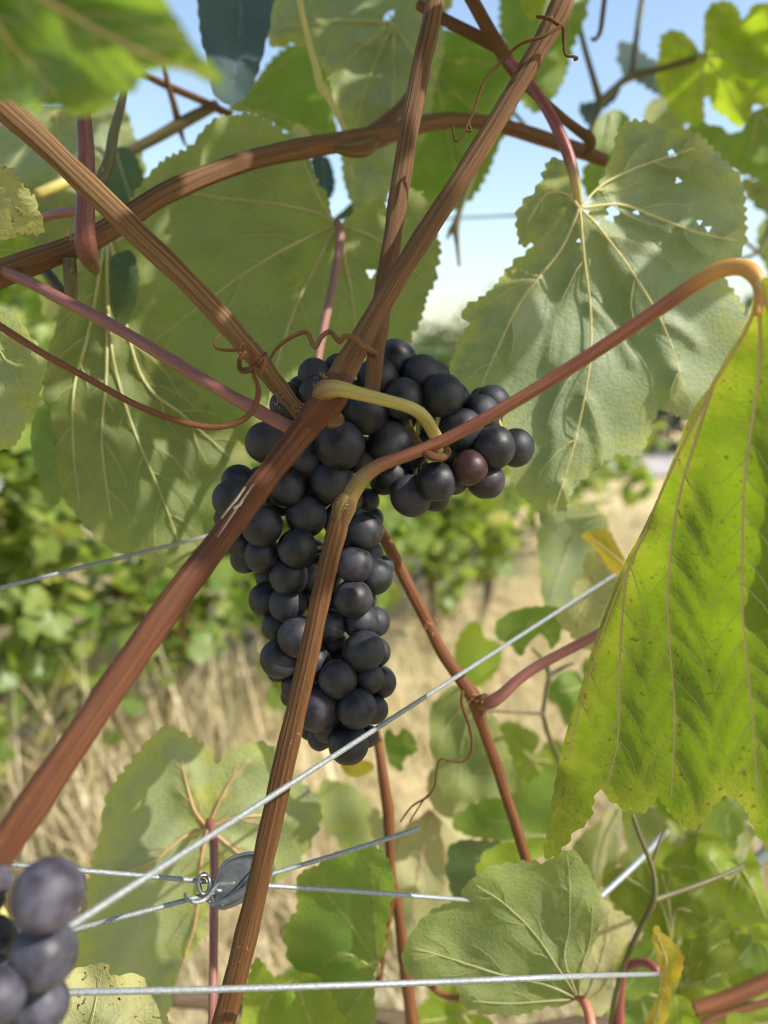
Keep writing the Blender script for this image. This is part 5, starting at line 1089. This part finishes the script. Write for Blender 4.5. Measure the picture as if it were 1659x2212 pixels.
# second bunch, close and dusty, lower left corner
b2 = thing('grape_bunch', 'few dusty violet grapes close to the lens at the lower left corner', 'grapes', P(-60, 1900, .20))
b2o = wloc(b2)
z7 = lambda x, y, r, d: (x * .28, 1824.9 + .28 * y, r * .28, d * 1.08)
D2 = [z7(365, 385, 265, .180), z7(335, 850, 250, .184), z7(-20, 1165, 213, .176), z7(310, 1235, 213, .192), z7(-45, 690, 138, .19), z7(88, 720, 110, .202), z7(-60, 280, 140, .192), z7(-75, 430, 110, .186), z7(150, 1560, 220, .188), z7(-60, 950, 130, .205), z7(-200, 700, 200, .2)]
for i, (x, y, r, d) in enumerate(D2):
    grape(b2, b2o, P(x, y, d), r / F * d, GMD[i % 2], 300 + i)
tube('peduncle', [(-80, 1850, .236, 12), (-20, 1930, .234, 10), (20, 2010, .232, 9), (30, 2090, .231, 8), (40, 2180, .229, 7)], M['yellowstem'], b2, 12, 8)
for i, (x, y, r, d) in enumerate(D2):
    tube('pedicel', [(15, 2000 + i * 15, .232, 4), ((x + 15) / 2, (y + 2000 + i * 15) / 2, .226, 4), (x * .8 + 3, y * .8 + 400 + i * 3, d + .004, 5)], M['yellowstem'], b2, 8, 4)

# ---------------------------------------------------------------- trellis wires and the tensioner
def wire(label, pts, r=.00105):
    q = crom(pts, 10); C = P(q[:, 0], q[:, 1], q[:, 2])
    V, Fs, uv = tube_geo(C, np.full(len(C), r), 12)
    return tag(mk('trellis_wire', V, Fs, M['wire'], uv=uv), label, 'wire', 'trellis wires')
def to_vp(x, y0, x0, y1, x1, k):
    return (x, y0 + (y1 - y0) * (x - x0) / (x1 - x0), k / (2090 - x))
wire('long galvanised wire climbing diagonally in front of the grape tip', [(-500, 2420, .225), (-120, 2176, .222), (30, 2080, .216)] + [to_vp(x, 2005, 145, 1240, 1330, 398) for x in (145, 500, 900, 1330, 1600, 1900, 1990)])
wire('wire rising from the left edge to behind the thick cane', [to_vp(x, 1270, 0, 1160, 440, 700) for x in (-200, 0, 240, 440, 800, 1150, 1400)])
wire('upper wire entering the tensioner and sagging to the right', [(-120, 1858, .30, 0), (0, 1866, .305, 0), (240, 1886, .315, 0), (445, 1904, .325, 0), (520, 1910, .33, 0), (700, 1921, .345, 0), (980, 1942, .372, 0), (1150, 1955, .42, 0)])
wire('lower wire entering the tensioner and rising to the right', [(60, 2035, .30, 0), (160, 2008, .305, 0), (300, 1972, .312, 0), (440, 1934, .322, 0), (520, 1908, .33, 0), (600, 1884, .335, 0), (760, 1836, .345, 0), (905, 1790, .355, 0)])
wire('straight white wire crossing the bottom in front of the narrow cane', [(-100, 2152, .255, 0), (145, 2144, .258, 0), (500, 2136, .268, 0), (900, 2123, .285, 0), (1250, 2109, .31, 0), (1425, 2104, .43, 0)], .00112)
wire('short wire end crossing the forked twig at lower right', [(1270, 1960, .46, 0), (1310, 1925, .47, 0), (1380, 1860, .49, 0), (1440, 1795, .52, 0)], .0019)
wire('thin horizontal wire piece at the lower right edge', [(1560, 2090, .7, 0), (1600, 2090, .7, 0), (1700, 2092, .7, 0)], .0016)
wire('faint wire across the sky gap beside the broad pale leaf', [(900, 475, .95, 0), (1050, 468, .95, 0), (1200, 462, .95, 0)], .0016)
wire('dark steel wire at the right edge', [(1630, 1865, .62, 0), (1680, 1820, .62, 0), (1740, 1760, .62, 0), (2100, 1440, .62, 0)], .005)
tz = thing('wire_tensioner', 'grey metal wire tensioner half hidden behind the narrow cane', 'tensioner', P(490, 1905, .332))
out = crom([(462, 1958), (458, 1930), (468, 1895), (482, 1868), (506, 1851), (540, 1845), (575, 1850), (592, 1872), (580, 1902), (548, 1936), (512, 1956), (482, 1966)], 6, True)
d1, d2 = .326, .336
n = len(out); Wf = P(out[:, 0], out[:, 1], np.full(n, d1)); Wb = P(out[:, 0], out[:, 1], np.full(n, d2))
ins = (out - out.mean(0)) * .93 + out.mean(0); Wi = P(ins[:, 0], ins[:, 1], np.full(n, d1 - .0012))
V = np.vstack([Wi, Wf, Wb]); Fs = [tuple(range(n))] + [tuple(range(3 * n - 1, 2 * n - 1, -1))] + [(i, n + i, n + (i + 1) % n, (i + 1) % n) for i in range(n)] + [(n + i, 2 * n + i, 2 * n + (i + 1) % n, n + (i + 1) % n) for i in range(n)]
mk('body', V, Fs, M['steel'], tz, smooth=False)
lip = [(462, 1958, .324, 3), (458, 1930, .324, 3), (468, 1895, .324, 3), (482, 1868, .324, 3.5), (506, 1851, .324, 4), (545, 1843, .324, 4), (575, 1850, .324, 4)]
tube('rim', lip, M['steel'], tz, 10, 8)
tube('lever', [(455, 1955, .322, 5), (490, 1945, .3215, 7), (530, 1922, .3215, 9), (580, 1886, .3215, 10)], M['steel'], tz, 10, 8)
tube('coil', [(446, 1890, .322, 4), (432, 1893, .321, 4.5), (428, 1912, .320, 4.5), (436, 1930, .320, 4.5), (450, 1925, .321, 4.5), (452, 1900, .322, 4.5), (440, 1888, .324, 4.5), (430, 1905, .326, 4.5), (438, 1935, .325, 4), (455, 1950, .324, 4)], M['steel_dark'], tz, 10, 8)
tube('hook', [(399, 1929, .318, 3), (402, 1940, .317, 3.5), (415, 1948, .317, 4), (432, 1948, .318, 4.5), (448, 1938, .32, 4), (470, 1912, .321, 4), (490, 1910, .32, 4), (503, 1908, .319, 3.5), (506, 1905, .319, 2)], M['wire'], tz, 10, 8)
tube('groove_bar', [(480, 1948, .3238, 3), (515, 1918, .3232, 4), (550, 1880, .3232, 4), (575, 1858, .3236, 3)], M['steel_dark'], tz, 8, 8)
tube('rivet', [(480, 1953, .327, 6), (480, 1953, .322, 6), (480, 1953, .3205, 3)], M['steel'], tz, 12, 4)

# ---------------------------------------------------------------- unseen vine leaves added above and beside the frame to shade the bunch
g = np.random.default_rng(77)
Pc = P(760, 1000, .33); s3 = np.array(SUN)
e1 = np.cross(s3, [0, 0, 1]); e1 /= np.linalg.norm(e1); e2 = np.cross(e1, s3)
SUN_GAPS = [(P(190, 185, .148), .024), (P(420, 400, .39), .045), (P(1190, 960, .41), .028), (P(60, 430, .30), .05), (P(1150, 130, .31), .045), (P(880, 300, .33), .045),  # openings left in the added leaves so sun patches fall on these spots
        (P(760, 1480, .33), .05), (P(330, 1900, .44), .06), (P(560, 1720, .44), .05), (P(1120, 950, .32), .04), (P(150, 1640, .23), .05), (P(80, 2050, .215), .06)]
cen = []
for k in range(2600):
    a1 = g.uniform(-.60, .60)
    q = Pc + s3 * g.uniform(.28, .85) + e1 * a1 + e2 * ((-.07 if a1 < -.05 else -.035) + g.uniform(0, .62))
    v = q - CAM; dep = v @ cf
    if dep > 0.02:
        x = CX + F * (v @ cr) / dep; y = CY - F * (v @ cu) / dep
        mrg = .085 / dep * F
        if -mrg < x < 1659 + mrg and -mrg < y < 2212 + mrg: continue
    if np.linalg.norm(v) < .16: continue
    if any(np.linalg.norm(np.cross(q - gq, s3)) < gr_ for gq, gr_ in SUN_GAPS): continue
    cen.append(q)
SHADE_LEAVES = np.array(cen)[:350]
lc = leaf_cloud('shade_foliage', SHADE_LEAVES, g.uniform(.045, .075, len(SHADE_LEAVES)), M['bg_leaf'], None, 78, 'stuff', 1.2)
lc["label"] = 'the vine\'s own leaves overhead, just outside the picture'; lc["category"] = 'foliage'
